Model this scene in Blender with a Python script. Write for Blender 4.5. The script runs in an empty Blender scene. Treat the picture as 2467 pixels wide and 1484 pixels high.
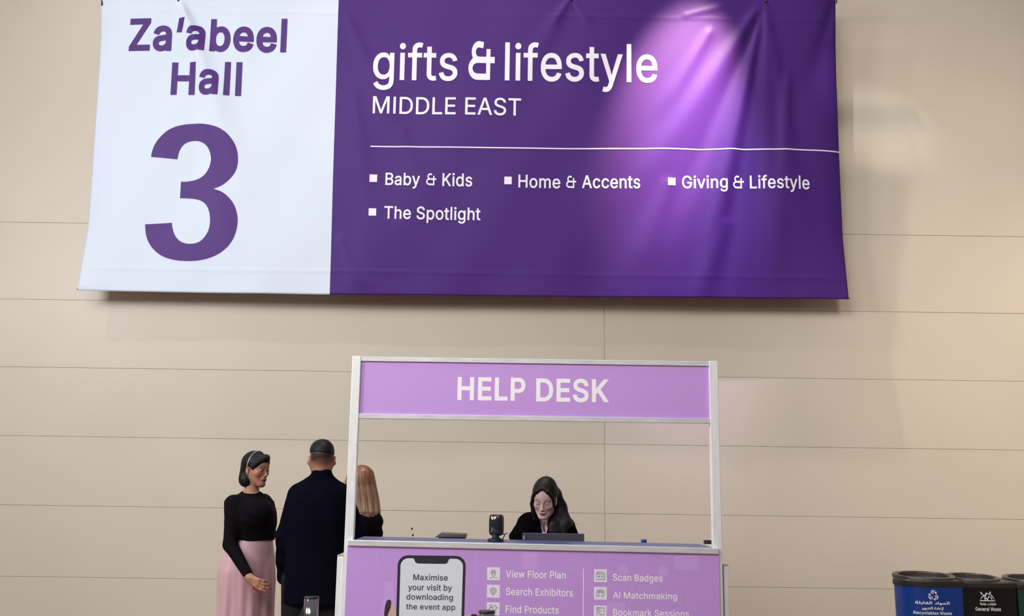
import bpy, bmesh, math, random
import numpy as np
from mathutils import Vector, Matrix
from mathutils.geometry import delaunay_2d_cdt
random.seed(7); rng = np.random.RandomState(7)
sc = bpy.context.scene
C = sc.collection

# ------------------------------------------------------------------ camera
F = 2350.0; PITCH = math.atan(F / 13000.0); ROLL = 0.0145; EYE = 1.45
cam_d = bpy.data.cameras.new('camera'); cam_d.sensor_width = 36.0; cam_d.lens = F / 2467 * 36
cam_d.clip_end = 200
cam = bpy.data.objects.new('camera', cam_d); C.objects.link(cam)
CM = Matrix.Rotation(math.pi / 2 + PITCH, 3, 'X') @ Matrix.Rotation(ROLL, 3, 'Z')
cam.matrix_world = Matrix.Translation((0, 0, EYE)) @ CM.to_4x4()
sc.camera = cam
RC = np.array(CM)

def P(x, y, Y):
    """world point on the plane at depth Y that stands at pixel x, y of the photograph"""
    d = RC @ np.array([(x - 1233.5) / F, -(y - 742) / F, -1.0])
    return np.array([0, 0, EYE]) + d * (Y / d[1])

# ------------------------------------------------------------------ light and exposure
def lin(r, g, b):
    f = lambda c: (c / 255 / 12.92) if c <= 10.3 else ((c / 255 + 0.055) / 1.055) ** 2.4
    return (f(r), f(g), f(b))

sc.view_settings.view_transform = 'Standard'; sc.view_settings.look = 'None'
sc.view_settings.gamma = 1.0; sc.view_settings.use_curve_mapping = False
sc.view_settings.exposure = -0.10
w = bpy.data.worlds.new('hall_light'); sc.world = w; w.use_nodes = True
nt = w.node_tree; bg = nt.nodes['Background']
tc = nt.nodes.new('ShaderNodeTexCoord'); sx = nt.nodes.new('ShaderNodeSeparateXYZ')
ramp = nt.nodes.new('ShaderNodeValToRGB')
nt.links.new(tc.outputs['Generated'], sx.inputs[0]); nt.links.new(sx.outputs['Z'], ramp.inputs[0])
ramp.color_ramp.elements[0].position = 0.0; ramp.color_ramp.elements[0].color = (0.50, 0.38, 0.29, 1)
ramp.color_ramp.elements[1].position = 0.8; ramp.color_ramp.elements[1].color = (0.82, 0.88, 1.0, 1)
nt.links.new(ramp.outputs[0], bg.inputs[0]); bg.inputs[1].default_value = 0.40

def look(o, target):
    o.rotation_euler = (Vector(target) - Vector(o.location)).to_track_quat('-Z', 'Y').to_euler()
def area(name, loc, target, sx_, sy_, power, col):
    l = bpy.data.lights.new(name, 'AREA'); l.shape = 'RECTANGLE'; l.size = sx_; l.size_y = sy_
    l.energy = power; l.color = col
    o = bpy.data.objects.new(name, l); C.objects.link(o); o.location = loc; look(o, target); return o
def spot(name, loc, target, power, col, angle, blend=1.0, radius=0.1):
    l = bpy.data.lights.new(name, 'SPOT'); l.energy = power; l.color = col
    l.spot_size = math.radians(angle); l.spot_blend = blend; l.shadow_soft_size = radius
    o = bpy.data.objects.new(name, l); C.objects.link(o); o.location = loc; look(o, target); return o

area('hall_key_fill', (-5.0, -4.0, 8.0), (0, 6.0, 2.0), 5.0, 4.0, 470, (0.92, 0.96, 1.0))  # added broad key from the upper left; stands for no actual skylight
area('desk_side_fill', (-6.0, 2.2, 4.2), (-0.8, 5.8, 1.3), 2.0, 1.6, 290, (0.97, 0.98, 1.0))  # added fill that brightens the desk's left side and skirt; no window there
spot('upper_wall_fill', (-1.5, -2.0, 6.5), (0.0, 8.2, 3.6), 1050, (1.0, 0.94, 0.87), 56, 1.0, 1.2)  # added fill for the wall, weaker towards the floor; no real floodlight
spot('right_wall_fill', (3.0, -2.0, 6.5), (5.4, 8.2, 2.5), 2300, (1.0, 0.90, 0.78), 42, 1.0, 1.2)  # added fill to lift the right-hand wall; no such floodlight known
spot('ceiling_downlight', (-6.1, 4.0, 9.0), (1.4, 8.0, 2.4), 560, (1.0, 0.95, 0.88), 80, 1.0, 0.10)
spot('ceiling_wall_washer', (-0.8, 6.2, 12.0), (2.2, 8.2, 1.8), 2600, (1.0, 0.88, 0.74), 70, 1.0, 0.12)
spot('left_edge_warm_fill', (-6.6, 6.0, 4.0), (-5.8, 8.2, 2.2), 32, (1.0, 0.82, 0.66), 74, 1.0, 0.25)  # added warm fill for the wall's left edge, not a fitting
spot('right_edge_warm_fill', (6.4, 5.2, 4.2), (5.0, 8.2, 1.9), 180, (1.0, 0.80, 0.62), 76, 1.0, 0.25)  # added to warm and brighten the right end of the wall; no lamp here
spot('wall_patch_fill', (-0.5, 3.8, 7.1), (3.25, 8.2, 4.60), 480, (0.95, 1.0, 1.0), 8, 0.9, 0.05)  # added spot making the pale patch beside the banner; not a gobo lamp
spot('banner_spotlight', (2.0, 6.3, 7.2), (1.40, 7.86, 4.72), 4200, (1.0, 0.76, 0.50), 24, 1.0, 0.05)
spot('banner_violet_fill', (1.7, 6.3, 7.2), (1.55, 7.9, 4.0), 1300, (0.74, 0.60, 1.0), 23, 1.0, 0.08)  # second, wider beam added to tint the banner below its hot spot

# ------------------------------------------------------------------ materials
MATS = {}
def mat(name, col, rough=0.6, metal=0.0, spec=0.5, noise=0.0, nscale=8.0, bump=0.0, bscale=60.0, vcol=False,
        coat=0.0, stretch=None, sheen=0.0):
    if name in MATS: return MATS[name]
    m = bpy.data.materials.new(name); m.use_nodes = True; MATS[name] = m
    n = m.node_tree.nodes; L = m.node_tree.links; b = n['Principled BSDF']
    b.inputs['Roughness'].default_value = rough; b.inputs['Metallic'].default_value = metal
    b.inputs['Specular IOR Level'].default_value = spec; b.inputs['Coat Weight'].default_value = coat
    b.inputs['Sheen Weight'].default_value = sheen
    b.inputs['Base Color'].default_value = (*col, 1)
    src = None
    t = n.new('ShaderNodeTexCoord'); vec = t.outputs['Object']
    if stretch:
        mp = n.new('ShaderNodeMapping'); mp.inputs['Scale'].default_value = stretch
        L.new(vec, mp.inputs[0]); vec = mp.outputs[0]
    if vcol:
        a = n.new('ShaderNodeVertexColor'); a.layer_name = 'Col'; src = a.outputs[0]
    if noise:
        nz = n.new('ShaderNodeTexNoise'); nz.inputs['Scale'].default_value = nscale; nz.inputs['Detail'].default_value = 5
        L.new(vec, nz.inputs['Vector'])
        mr = n.new('ShaderNodeMapRange'); mr.inputs['From Min'].default_value = 0.3; mr.inputs['From Max'].default_value = 0.7
        mr.inputs['To Min'].default_value = 1 - noise; mr.inputs['To Max'].default_value = 1 + noise
        L.new(nz.outputs['Fac'], mr.inputs['Value'])
        mx = n.new('ShaderNodeVectorMath'); mx.operation = 'SCALE'
        if src: L.new(src, mx.inputs[0])
        else: mx.inputs[0].default_value = col
        L.new(mr.outputs[0], mx.inputs['Scale']); src = mx.outputs[0]
    if src: L.new(src, b.inputs['Base Color'])
    if bump:
        nb = n.new('ShaderNodeTexNoise'); nb.inputs['Scale'].default_value = bscale; nb.inputs['Detail'].default_value = 4
        L.new(vec, nb.inputs['Vector'])
        bp = n.new('ShaderNodeBump'); bp.inputs['Strength'].default_value = bump; bp.inputs['Distance'].default_value = 0.004
        L.new(nb.outputs['Fac'], bp.inputs['Height']); L.new(bp.outputs[0], b.inputs['Normal'])
    return m

M_WALL = mat('painted_wall_panel', (0.580, 0.520, 0.430), 0.42, spec=0.35, noise=0.025, nscale=1.2, bump=0.05, bscale=3)
M_FLOOR = mat('hall_floor', (0.26, 0.145, 0.075), 0.5, noise=0.06, nscale=3)
M_VWHITE = mat('banner_white_vinyl', (0.64, 0.715, 0.84), 0.5, spec=0.25)
M_VPURP = mat('banner_purple_vinyl', (0.060, 0.0155, 0.176), 0.5, spec=0.2)
M_PPRINT = mat('purple_print', (0.080, 0.028, 0.195), 0.5, spec=.2)
M_WPRINT = mat('white_print', (0.80, 0.79, 0.90), 0.5)
M_ALU = mat('brushed_aluminium', (0.92, 0.94, 0.94), 0.32, metal=0.15, noise=0.06, nscale=9, stretch=(6, 6, 1))
M_ALUH = mat('brushed_aluminium_rail', (0.80, 0.81, 0.84), 0.34, metal=0.35, noise=0.10, nscale=9, stretch=(1, 6, 6))
M_LILAC = mat('lilac_board', (0.600, 0.345, 0.800), 0.33, spec=0.5)
M_LILACP = mat('lilac_pattern_print', (0.650, 0.395, 0.860), 0.33)
M_LTXT = mat('white_board_print', (1.0, 0.97, 1.0), 0.4)
M_TOP = mat('blue_grey_counter_laminate', (0.070, 0.100, 0.250), 0.35, spec=0.3)
M_DARK = mat('charcoal_print', (0.028, 0.026, 0.045), 0.4)
M_SCREEN = mat('white_screen_print', (0.78, 0.82, 0.88), 0.35)
M_INK = mat('dark_ink', (0.035, 0.045, 0.08), 0.5)
M_BLACK = mat('black_plastic', (0.012, 0.012, 0.015), 0.3, spec=0.5)
M_BGLOSS = mat('glossy_black_glass', (0.01, 0.01, 0.016), 0.06, spec=0.8, coat=0.6)
M_CHROME = mat('chrome', (0.30, 0.28, 0.29), 0.10, metal=1.0)

# ------------------------------------------------------------------ object helpers
def tag(o, label=None, cat=None, group=None, kind=None):
    if label: o['label'] = label
    if cat: o['category'] = cat
    if group: o['group'] = group
    if kind: o['kind'] = kind
    return o
def mk(name, V, Fc, m, parent=None, O=(0, 0, 0), smooth=False, mi=None, vcol=None, bevel=0):
    me = bpy.data.meshes.new(name); V = np.asarray(V, float) - np.asarray(O, float)
    me.from_pydata(V.tolist(), [], [tuple(map(int, f)) for f in Fc])
    for mm in (m if isinstance(m, (list, tuple)) else [m]): me.materials.append(mm)
    if mi is not None: me.polygons.foreach_set('material_index', np.asarray(mi, np.int32))
    if smooth: me.polygons.foreach_set('use_smooth', [True] * len(me.polygons))
    if vcol is not None:
        a = me.color_attributes.new('Col', 'FLOAT_COLOR', 'POINT')
        a.data.foreach_set('color', np.concatenate([vcol, np.ones((len(vcol), 1))], 1).astype(np.float32).ravel())
    me.update()
    o = bpy.data.objects.new(name, me); C.objects.link(o)
    if parent is not None: o.parent = parent
    else: o.location = O
    if bevel:
        b = o.modifiers.new('bevel', 'BEVEL'); b.width = bevel; b.segments = 2; b.limit_method = 'ANGLE'
    return o
def thing(name, label, cat, O, group=None):
    o = bpy.data.objects.new(name, None); o.empty_display_size = 0.1; C.objects.link(o); o.location = O
    return tag(o, label, cat, group)

class G:
    """collects shapes into one mesh"""
    def __init__(s): s.V = []; s.F = []; s.M = []
    def add(s, V, Fc, mi=0):
        n = len(s.V); s.V += [tuple(v) for v in V]; s.F += [tuple(i + n for i in f) for f in Fc]; s.M += [mi] * len(Fc); return s
    def box(s, x0, x1, y0, y1, z0, z1, mi=0):
        V = [(x, y, z) for x in (x0, x1) for y in (y0, y1) for z in (z0, z1)]
        return s.add(V, [(0, 1, 3, 2), (4, 6, 7, 5), (0, 4, 5, 1), (2, 3, 7, 6), (0, 2, 6, 4), (1, 5, 7, 3)], mi)
    def hexa(s, pts, mi=0):     # 8 points: bottom 4, top 4
        return s.add(pts, [(3, 2, 1, 0), (4, 5, 6, 7), (0, 1, 5, 4), (1, 2, 6, 5), (2, 3, 7, 6), (3, 0, 4, 7)], mi)
    def tube(s, pts, r, n=12, mi=0, caps=True):
        pts = [np.asarray(p, float) for p in pts]; r = r if hasattr(r, '__len__') else [r] * len(pts)
        V = []; up = np.array([0, 0, 1.0]); prev = None
        for i, p in enumerate(pts):
            d = pts[min(i + 1, len(pts) - 1)] - pts[max(i - 1, 0)]; d = d / (np.linalg.norm(d) + 1e-9)
            if prev is None:
                a = np.cross(d, up if abs(d[2]) < 0.9 else np.array([1.0, 0, 0]))
            else: a = prev - d * np.dot(prev, d)
            a /= np.linalg.norm(a) + 1e-9; prev = a; b = np.cross(d, a)
            for k in range(n):
                t = 2 * math.pi * k / n; V.append(p + r[i] * (math.cos(t) * a + math.sin(t) * b))
        Fc = [(i * n + k, i * n + (k + 1) % n, (i + 1) * n + (k + 1) % n, (i + 1) * n + k) for i in range(len(pts) - 1) for k in range(n)]
        if caps: Fc += [tuple(range(n))[::-1], tuple((len(pts) - 1) * n + k for k in range(n))]
        return s.add(V, Fc, mi)
    def rings(s, R, mi=0, cap0=True, cap1=True):   # list of rings of points
        n = len(R[0]); V = [p for r in R for p in r]
        Fc = [(i * n + k, i * n + (k + 1) % n, (i + 1) * n + (k + 1) % n, (i + 1) * n + k) for i in range(len(R) - 1) for k in range(n)]
        if cap0: Fc.append(tuple(range(n))[::-1])
        if cap1: Fc.append(tuple((len(R) - 1) * n + k for k in range(n)))
        return s.add(V, Fc, mi)
    def mk(s, name, m, parent=None, O=(0, 0, 0), smooth=False, bevel=0):
        return mk(name, s.V, s.F, m, parent, O, smooth, s.M, None, bevel)

# ------------------------------------------------------------------ lettering
GLYPH_DATA = """
&|880|387,-13 339,-11 295,-4 254,7 217,23 183,43 153,66 128,92 106,122 89,154 77,188 70,224 67,262 70,302 79,339 93,372 113,403 137,433 166,461 276,548 425,659 465,692 500,737 515,796 511,826 500,852 483,875 459,892 430,903 396,906 330,891 285,848 276,828 271,807 269,784 271,760 276,736 286,714 332,643 401,558 860,0 715,0 337,455 238,575 218,601 200,626 185,651 172,676 159,710 151,746 148,783 150,815 156,846 165,874 179,901 201,932 230,959 264,981 293,993 324,1002 358,1008 393,1009 429,1008 463,1002 494,993 522,981 556,959 584,933 606,903 623,869 633,833 636,795 634,765 629,737 619,711 607,685 591,661 573,639 503,576 303,428 275,405 251,384 231,363 216,343 202,316 193,288 191,258 193,227 201,198 215,172 233,149 255,129 282,113 311,101 344,94 379,91 418,94 457,102 494,116 520,130 546,147 569,166 592,188 613,212 631,238 647,267 661,298 672,331 680,366 684,402 686,441 801,441 800,395 796,354 789,316 780,283 764,243 747,210 729,182 679,122 654,92 629,67 600,46 568,28 533,13 496,1 460,-7 423,-12
A|943|32,0 396,1000 543,1000 910,0 777,0 564,595 519,732 456,940 482,940 418,729 374,595 167,0;216,279 216,391 727,391 727,279
B|897|118,0 118,1000 474,1000 524,998 569,991 610,980 646,964 678,945 706,923 730,897 749,869 763,838 774,805 780,771 783,735 780,695 773,660 760,629 743,603 724,581 700,562 675,547 648,534 619,524 619,515 651,510 682,499 714,483 743,460 769,432 791,399 804,371 814,340 820,305 821,268 819,231 813,196 802,163 787,131 767,102 742,77 712,54 677,35 637,20 592,9 541,2 485,0;245,112 481,112 535,115 581,123 619,137 648,157 670,180 686,207 696,236 699,268 696,301 687,332 673,361 654,388 630,410 601,429 567,443 530,451 488,454 245,454;245,561 468,561 503,563 536,570 566,582 593,598 616,618 635,642 649,669 658,699 660,732 658,763 649,793 635,819 614,843 588,863 556,877 517,885 472,888 245,888
D|987|430,0 189,0 189,112 422,112 481,115 534,124 582,138 625,159 663,185 695,216 723,252 745,293 762,339 775,389 782,443 785,502 782,560 775,614 762,663 745,709 723,749 696,785 665,816 628,842 587,862 541,876 490,885 434,888 183,888 183,1000 443,1000 513,996 579,985 638,966 693,940 742,907 785,868 821,821 852,769 876,710 894,646 904,577 907,502 904,427 893,357 876,292 852,233 821,180 783,134 739,94 689,60 633,34 571,15 504,4;245,1000 245,0 118,0 118,1000
E|823|118,0 118,1000 732,1000 732,888 245,888 245,562 699,562 699,450 245,450 245,112 738,112 738,0
F|806|118,0 118,1000 726,1000 726,888 245,888 245,547 681,547 681,435 245,435 245,0
G|1023|528,-13 463,-10 403,2 346,22 294,49 246,84 204,125 167,173 136,227 111,287 93,353 83,423 79,499 83,576 93,647 111,713 136,773 167,827 203,875 245,916 293,951 344,978 400,998 458,1010 521,1013 560,1012 597,1008 634,1000 669,990 703,977 735,961 765,943 793,922 819,899 842,874 864,847 883,818 899,788 913,755 924,721 932,685 802,685 791,717 777,746 761,773 743,797 723,820 700,839 675,856 649,870 620,882 589,890 556,894 521,896 478,893 436,884 397,870 360,850 326,824 295,793 269,757 246,715 227,669 214,617 206,561 203,499 206,438 214,382 227,331 246,285 269,243 296,207 327,176 362,150 400,130 440,116 483,107 528,104 569,106 608,113 644,124 678,140 708,160 735,183 759,211 779,242 795,277 806,314 813,355 815,398 854,391 556,391 556,503 940,503 940,393 936,334 926,278 910,226 886,179 857,135 823,97 784,65 740,37 692,15 641,-1 586,-10
H|1016|118,0 118,1000 245,1000 245,568 771,568 771,1000 898,1000 898,0 771,0 771,456 245,456 245,0
I|591|61,0 61,112 232,112 232,888 61,888 61,1000 530,1000 530,888 359,888 359,112 530,112 530,0
K|917|205,286 205,425 273,513 343,596 416,677 715,1000 881,1000 454,542 448,543;118,0 118,1000 245,1000 245,657 244,442 245,380 245,0;732,0 369,509 448,608 882,0
L|772|118,0 118,1000 245,1000 245,112 710,112 710,0
M|1235|118,0 118,1000 298,1000 545,368 565,312 588,241 612,165 632,96 604,96 625,162 649,238 672,311 693,368 936,1000 1116,1000 1116,0 991,0 991,572 992,643 993,725 995,812 997,899 1008,899 978,805 947,713 919,633 896,572 672,0 562,0 335,572 313,631 285,710 254,801 220,899 234,899 236,818 238,731 239,646 240,572 240,0
P|874|118,0 118,1000 462,1000 518,997 568,990 613,976 653,958 689,935 719,909 745,879 766,845 782,808 794,769 801,727 803,683 801,640 794,598 782,559 766,522 745,488 719,457 689,430 653,407 613,389 568,376 518,368 462,365 215,365 215,477 457,477 494,478 528,483 558,492 584,503 613,523 637,548 655,577 667,610 675,645 677,683 675,722 667,757 655,789 637,818 613,842 584,862 557,874 527,882 494,887 456,889 245,889 245,0
R|883|118,0 118,1000 464,1000 519,998 569,990 614,978 655,960 690,939 721,913 746,884 767,851 784,815 795,777 802,736 805,692 802,648 795,607 784,569 767,534 746,501 721,473 690,448 654,427 614,410 569,398 519,391 464,389 189,389 189,501 459,501 496,503 530,507 559,514 585,524 615,542 638,564 656,591 669,621 676,655 679,692 676,730 669,765 656,796 638,823 614,846 585,864 559,875 529,882 495,887 458,889 245,889 245,0;694,0 452,450 595,450 841,0
S|878|440,-17 387,-15 338,-9 293,3 251,18 213,38 179,61 150,88 126,118 105,152 90,188 80,227 75,268 205,268 212,232 224,200 243,172 266,149 295,130 327,115 363,105 400,99 440,97 473,98 504,102 534,109 562,118 596,135 624,156 648,181 665,209 676,240 679,274 676,304 667,330 653,352 633,371 609,387 582,402 481,437 361,470 303,489 251,512 207,538 169,568 140,603 119,641 106,684 102,732 105,773 113,811 127,847 147,880 172,910 201,936 234,959 270,979 311,994 353,1005 399,1011 446,1013 495,1011 540,1005 582,994 621,978 657,959 689,936 717,911 741,882 761,850 775,817 784,781 788,743 663,743 656,778 642,810 621,837 594,860 562,878 526,891 486,899 442,901 401,899 363,892 329,880 299,864 273,845 253,822 238,796 229,768 226,738 230,706 240,679 257,656 280,636 305,619 333,606 417,577 519,549 612,518 645,504 676,487 705,467 732,444 756,418 776,388 787,363 796,336 801,305 803,272 800,233 792,195 779,159 760,125 736,94 707,66 674,42 636,21 593,4 546,-8 495,-15
T|882|62,888 62,1000 819,1000 819,888 505,888 505,0 379,0 379,888
V|943|401,0 32,1000 166,1000 378,405 423,270 487,60 461,60 525,271 569,405 776,1000 910,1000 546,0
W|1349|305,0 32,1000 162,1000 321,385 345,286 367,184 387,78 372,78 393,184 415,286 440,385 602,1000 746,1000 907,385 933,286 956,184 977,78 960,78 981,184 1003,286 1028,385 1186,1000 1316,1000 1042,0 895,0 723,635 691,769 660,934 687,934 658,776 625,635 453,0
Y|928|400,0 400,409 32,1000 179,1000 378,677 437,574 491,453 440,453 494,576 551,677 749,1000 895,1000 527,409 527,0
Z|862|82,0 82,91 538,757 602,846 670,935 684,893 561,889 438,888 79,888 79,1000 780,1000 780,907 332,253 263,158 191,65 177,107 299,111 421,112 785,112 785,0
a|765|314,-17 280,-15 247,-10 215,-2 186,10 158,25 134,42 112,63 94,88 79,115 68,144 62,177 60,212 63,252 71,287 85,316 104,341 126,362 152,380 182,394 213,405 246,414 350,432 459,446 521,462 542,501 542,505 540,534 534,560 524,583 511,603 493,620 471,633 446,643 417,648 385,650 351,648 320,643 293,634 231,591 197,538 81,572 95,605 112,633 132,658 154,680 179,699 205,715 232,728 261,738 291,746 321,751 351,755 381,756 470,746 501,737 532,725 562,708 589,688 613,661 634,630 646,602 655,570 660,534 662,494 662,0 544,0 544,102 536,102 495,48 475,31 451,16 423,2 391,-8 355,-15;335,89 377,92 415,101 448,115 476,135 499,157 518,183 531,211 539,241 542,271 542,373 510,358 455,346 394,337 345,330 264,312 240,302 220,289 203,274 191,255 183,233 181,206 183,182 189,161 200,142 215,126 233,113 255,103 279,95 306,91
b|834|451,-16 408,-13 371,-6 339,7 312,24 289,42 271,61 232,115 220,115 220,0 103,0 103,1000 223,1000 223,628 232,628 270,680 288,699 310,716 337,733 369,745 406,753 450,756 496,753 538,744 578,729 615,709 649,683 679,652 705,616 727,575 744,530 757,481 765,428 767,371 765,314 757,261 745,212 727,166 705,125 679,89 650,58 616,32 579,11 539,-4 496,-13;433,92 466,94 497,101 524,113 549,129 572,149 591,172 607,199 621,229 631,262 639,297 643,334 645,372 643,411 639,447 632,481 621,513 608,543 591,569 572,592 550,612 525,628 497,639 466,646 433,648 400,646 369,640 342,629 317,613 295,594 276,572 259,546 246,517 235,485 228,450 223,412 221,372 223,332 228,294 235,259 246,226 260,196 276,170 296,147 318,128 343,112 370,101 400,94
c|778|407,-16 358,-13 312,-4 269,11 230,32 193,59 161,90 134,126 110,167 91,212 78,261 70,313 67,368 70,425 78,478 91,527 110,572 134,613 161,649 193,681 230,707 269,729 312,744 358,753 407,756 443,754 478,749 511,741 543,730 572,716 600,700 625,680 648,658 668,633 686,605 700,576 711,544 595,515 571,568 531,611 476,639 407,648 372,646 340,639 311,627 285,610 263,589 243,565 227,538 213,508 203,475 195,441 191,406 189,368 191,332 195,297 203,263 213,231 227,201 243,174 263,150 285,130 311,113 340,101 372,94 407,91 477,101 532,130 573,174 598,230 713,201 702,169 688,138 671,110 650,85 628,62 602,42 574,24 544,10 512,-1 479,-10 444,-14
d|834|384,-16 339,-13 296,-4 256,11 219,32 185,58 155,89 129,125 107,166 90,212 77,261 70,314 67,371 70,428 77,481 90,530 108,575 130,616 156,652 186,683 220,709 257,729 297,744 339,753 385,756 428,753 466,745 497,733 524,716 546,699 565,680 602,628 611,628 611,1000 731,1000 731,0 615,0 615,115 603,115 564,61 545,42 523,24 496,7 464,-6 427,-13;402,92 435,94 465,101 492,112 517,128 539,147 559,170 575,196 589,226 599,259 607,294 611,332 613,372 611,412 607,450 599,485 589,517 576,546 559,572 540,594 518,613 493,629 465,640 435,646 402,648 368,646 337,639 309,628 284,612 262,592 243,569 226,543 213,513 203,481 195,447 191,411 189,372 191,334 195,297 203,262 213,229 227,199 243,172 263,149 285,129 310,113 338,101 369,94
e|794|417,-16 364,-13 316,-4 271,11 230,32 193,59 161,90 133,126 109,167 91,212 78,260 70,312 67,367 70,423 78,475 91,524 109,569 132,611 159,647 190,679 226,706 266,728 308,743 354,753 403,756 434,754 464,751 493,744 522,735 551,723 578,709 603,691 628,670 650,646 670,619 687,588 702,554 714,516 723,475 728,430 730,381 730,333 147,333 147,434 664,434 609,397 607,433 603,467 596,498 585,528 567,563 544,593 516,617 483,635 446,645 403,649 371,647 341,641 313,630 288,616 258,592 234,563 214,530 200,493 191,455 189,415 189,349 190,309 196,273 205,239 217,209 233,182 251,158 273,138 297,121 324,108 353,98 384,92 417,91 446,92 474,96 499,104 522,114 543,127 561,143 577,162 590,183 601,207 717,179 703,142 684,108 659,77 637,57 612,38 585,22 555,9 524,-2 490,-10 454,-15
f|499|448,746 448,643 13,643 13,746;158,0 158,848 162,889 172,924 188,955 210,981 236,1003 266,1020 299,1032 333,1039 368,1042 437,1036 477,1024 447,921 422,928 383,932 350,928 323,919 303,904 290,883 281,856 279,823 279,0
g|836|407,-296 367,-295 330,-291 295,-284 263,-274 225,-259 191,-239 162,-216 137,-191 116,-165 99,-136 199,-80 239,-130 257,-146 278,-161 303,-173 333,-183 367,-189 407,-191 450,-189 489,-180 524,-167 555,-148 580,-123 598,-92 608,-55 612,-11 612,134 602,134 563,82 545,63 523,46 496,31 464,19 427,12 383,9 339,12 298,20 259,34 221,52 187,76 157,105 131,139 108,177 90,220 77,268 70,320 67,376 70,432 77,484 90,532 108,577 130,617 157,652 187,683 221,709 258,729 298,744 340,753 385,756 429,753 467,746 498,733 525,717 548,699 566,680 605,627 615,627 615,746 732,746 732,-17 729,-64 721,-106 708,-143 689,-177 665,-205 637,-230 606,-251 571,-267 533,-280 493,-289 451,-294;403,116 436,118 466,124 493,134 518,148 547,172 571,202 590,238 600,269 608,302 613,339 614,379 613,417 608,454 601,487 590,519 576,547 560,573 541,595 519,614 494,629 466,640 436,646 403,648 369,646 338,639 310,628 285,612 263,593 243,570 227,545 213,516 203,484 195,451 191,416 189,379 191,340 195,305 203,272 214,241 233,204 257,174 286,149 311,135 339,124 369,118
h|806|223,446 223,0 103,0 103,1000 223,1000 223,565 201,565 220,613 243,653 269,686 299,712 332,731 368,745 406,753 447,756 484,754 518,748 550,738 580,724 607,707 631,685 652,660 670,631 684,597 694,560 700,518 702,472 702,0 582,0 582,462 579,504 571,540 556,572 537,598 512,620 483,635 450,644 413,647 378,644 346,637 316,624 289,606 267,583 248,556 235,523 226,487
i|328|103,0 103,746 223,746 223,0;164,870 143,873 123,881 106,894 92,910 84,929 81,950 84,971 92,990 106,1006 123,1019 143,1027 164,1030 187,1027 206,1019 224,1006 237,990 246,971 248,950 246,929 237,910 224,894 206,881 187,873
k|748|216,268 216,416 237,416 559,746 708,746 362,392 348,392;103,0 103,1000 223,1000 223,0;578,0 291,365 376,450 732,0
l|372|274,-5 233,-2 198,6 169,20 145,40 127,64 114,93 106,127 103,166 103,1000 223,1000 223,194 225,163 229,140 236,122 248,111 265,104 287,102 315,103 334,107 355,5 318,-2
m|1199|103,0 103,746 220,746 221,581 211,581 224,618 240,651 260,680 284,704 310,724 338,739 368,750 399,757 431,759 470,756 506,747 537,731 565,709 588,682 607,652 621,617 631,579 614,579 625,614 642,646 663,674 688,699 716,720 748,737 783,749 820,757 858,759 890,757 921,752 950,743 977,731 1003,715 1025,695 1045,672 1063,646 1077,615 1087,581 1093,543 1095,501 1095,0 974,0 974,499 972,536 963,568 949,594 929,615 897,634 861,646 823,650 791,647 762,640 736,629 713,613 694,593 679,570 668,545 661,516 659,486 659,0 539,0 539,511 534,550 520,583 497,611 467,633 432,645 392,650 363,647 336,641 310,629 286,613 265,593 247,568 234,539 226,506 223,468 223,0
n|805|223,446 223,0 103,0 103,746 219,746 220,565 201,565 220,613 243,653 269,686 299,712 332,731 368,745 406,753 447,756 484,754 518,748 550,738 580,724 607,707 631,685 652,660 669,631 684,597 694,560 700,518 702,472 702,0 582,0 582,462 579,504 571,540 556,572 537,598 512,620 483,635 450,644 413,647 378,644 346,637 316,624 289,606 267,583 248,556 235,523 226,487
o|816|407,-16 358,-13 312,-4 269,11 230,32 193,59 161,90 134,126 110,167 91,212 78,261 70,313 67,368 70,425 78,478 91,527 110,572 134,613 161,649 193,681 230,707 269,729 312,744 358,753 407,756 457,753 504,744 547,729 587,707 623,681 655,649 683,613 706,572 725,527 738,478 746,425 749,368 746,313 738,261 725,212 706,167 683,126 655,90 623,59 587,32 547,11 504,-4 457,-13;407,91 443,94 476,101 505,113 531,130 554,150 574,174 590,201 604,231 614,263 622,297 626,332 628,368 626,405 622,441 614,475 604,507 590,538 574,565 554,589 531,610 505,627 476,639 443,646 407,648 372,646 340,639 311,627 285,610 263,589 243,565 227,538 213,508 203,475 195,441 191,406 189,368 191,332 195,297 203,263 213,231 227,201 243,174 263,150 285,130 311,113 340,101 372,94
p|834|103,-281 103,746 220,746 220,628 232,628 270,680 288,699 310,716 337,733 369,745 406,753 450,756 496,753 538,744 578,729 615,709 649,683 679,652 705,616 727,575 744,530 757,481 765,428 767,371 765,314 757,261 745,212 727,166 705,125 679,89 650,58 616,32 579,11 539,-4 496,-13 451,-16 408,-13 371,-6 339,7 312,24 290,42 271,61 232,115 223,115 223,-281;433,92 466,94 497,101 524,113 549,129 572,149 591,172 607,199 621,229 631,262 639,297 643,334 645,372 643,411 639,447 632,481 621,513 608,543 591,569 572,592 550,612 525,628 497,639 466,646 433,648 400,646 369,640 342,629 317,613 295,594 276,572 259,546 246,517 235,485 228,450 223,412 221,372 223,332 228,294 235,259 246,226 260,196 276,170 296,147 318,128 343,112 370,101 400,94
r|509|103,0 103,746 219,746 219,631 227,631 244,666 268,696 300,722 327,737 355,748 386,754 419,756 451,756 479,754 479,634 452,638 407,640 373,638 342,631 313,618 287,602 265,582 247,557 234,530 226,499 223,466 223,0
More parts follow.
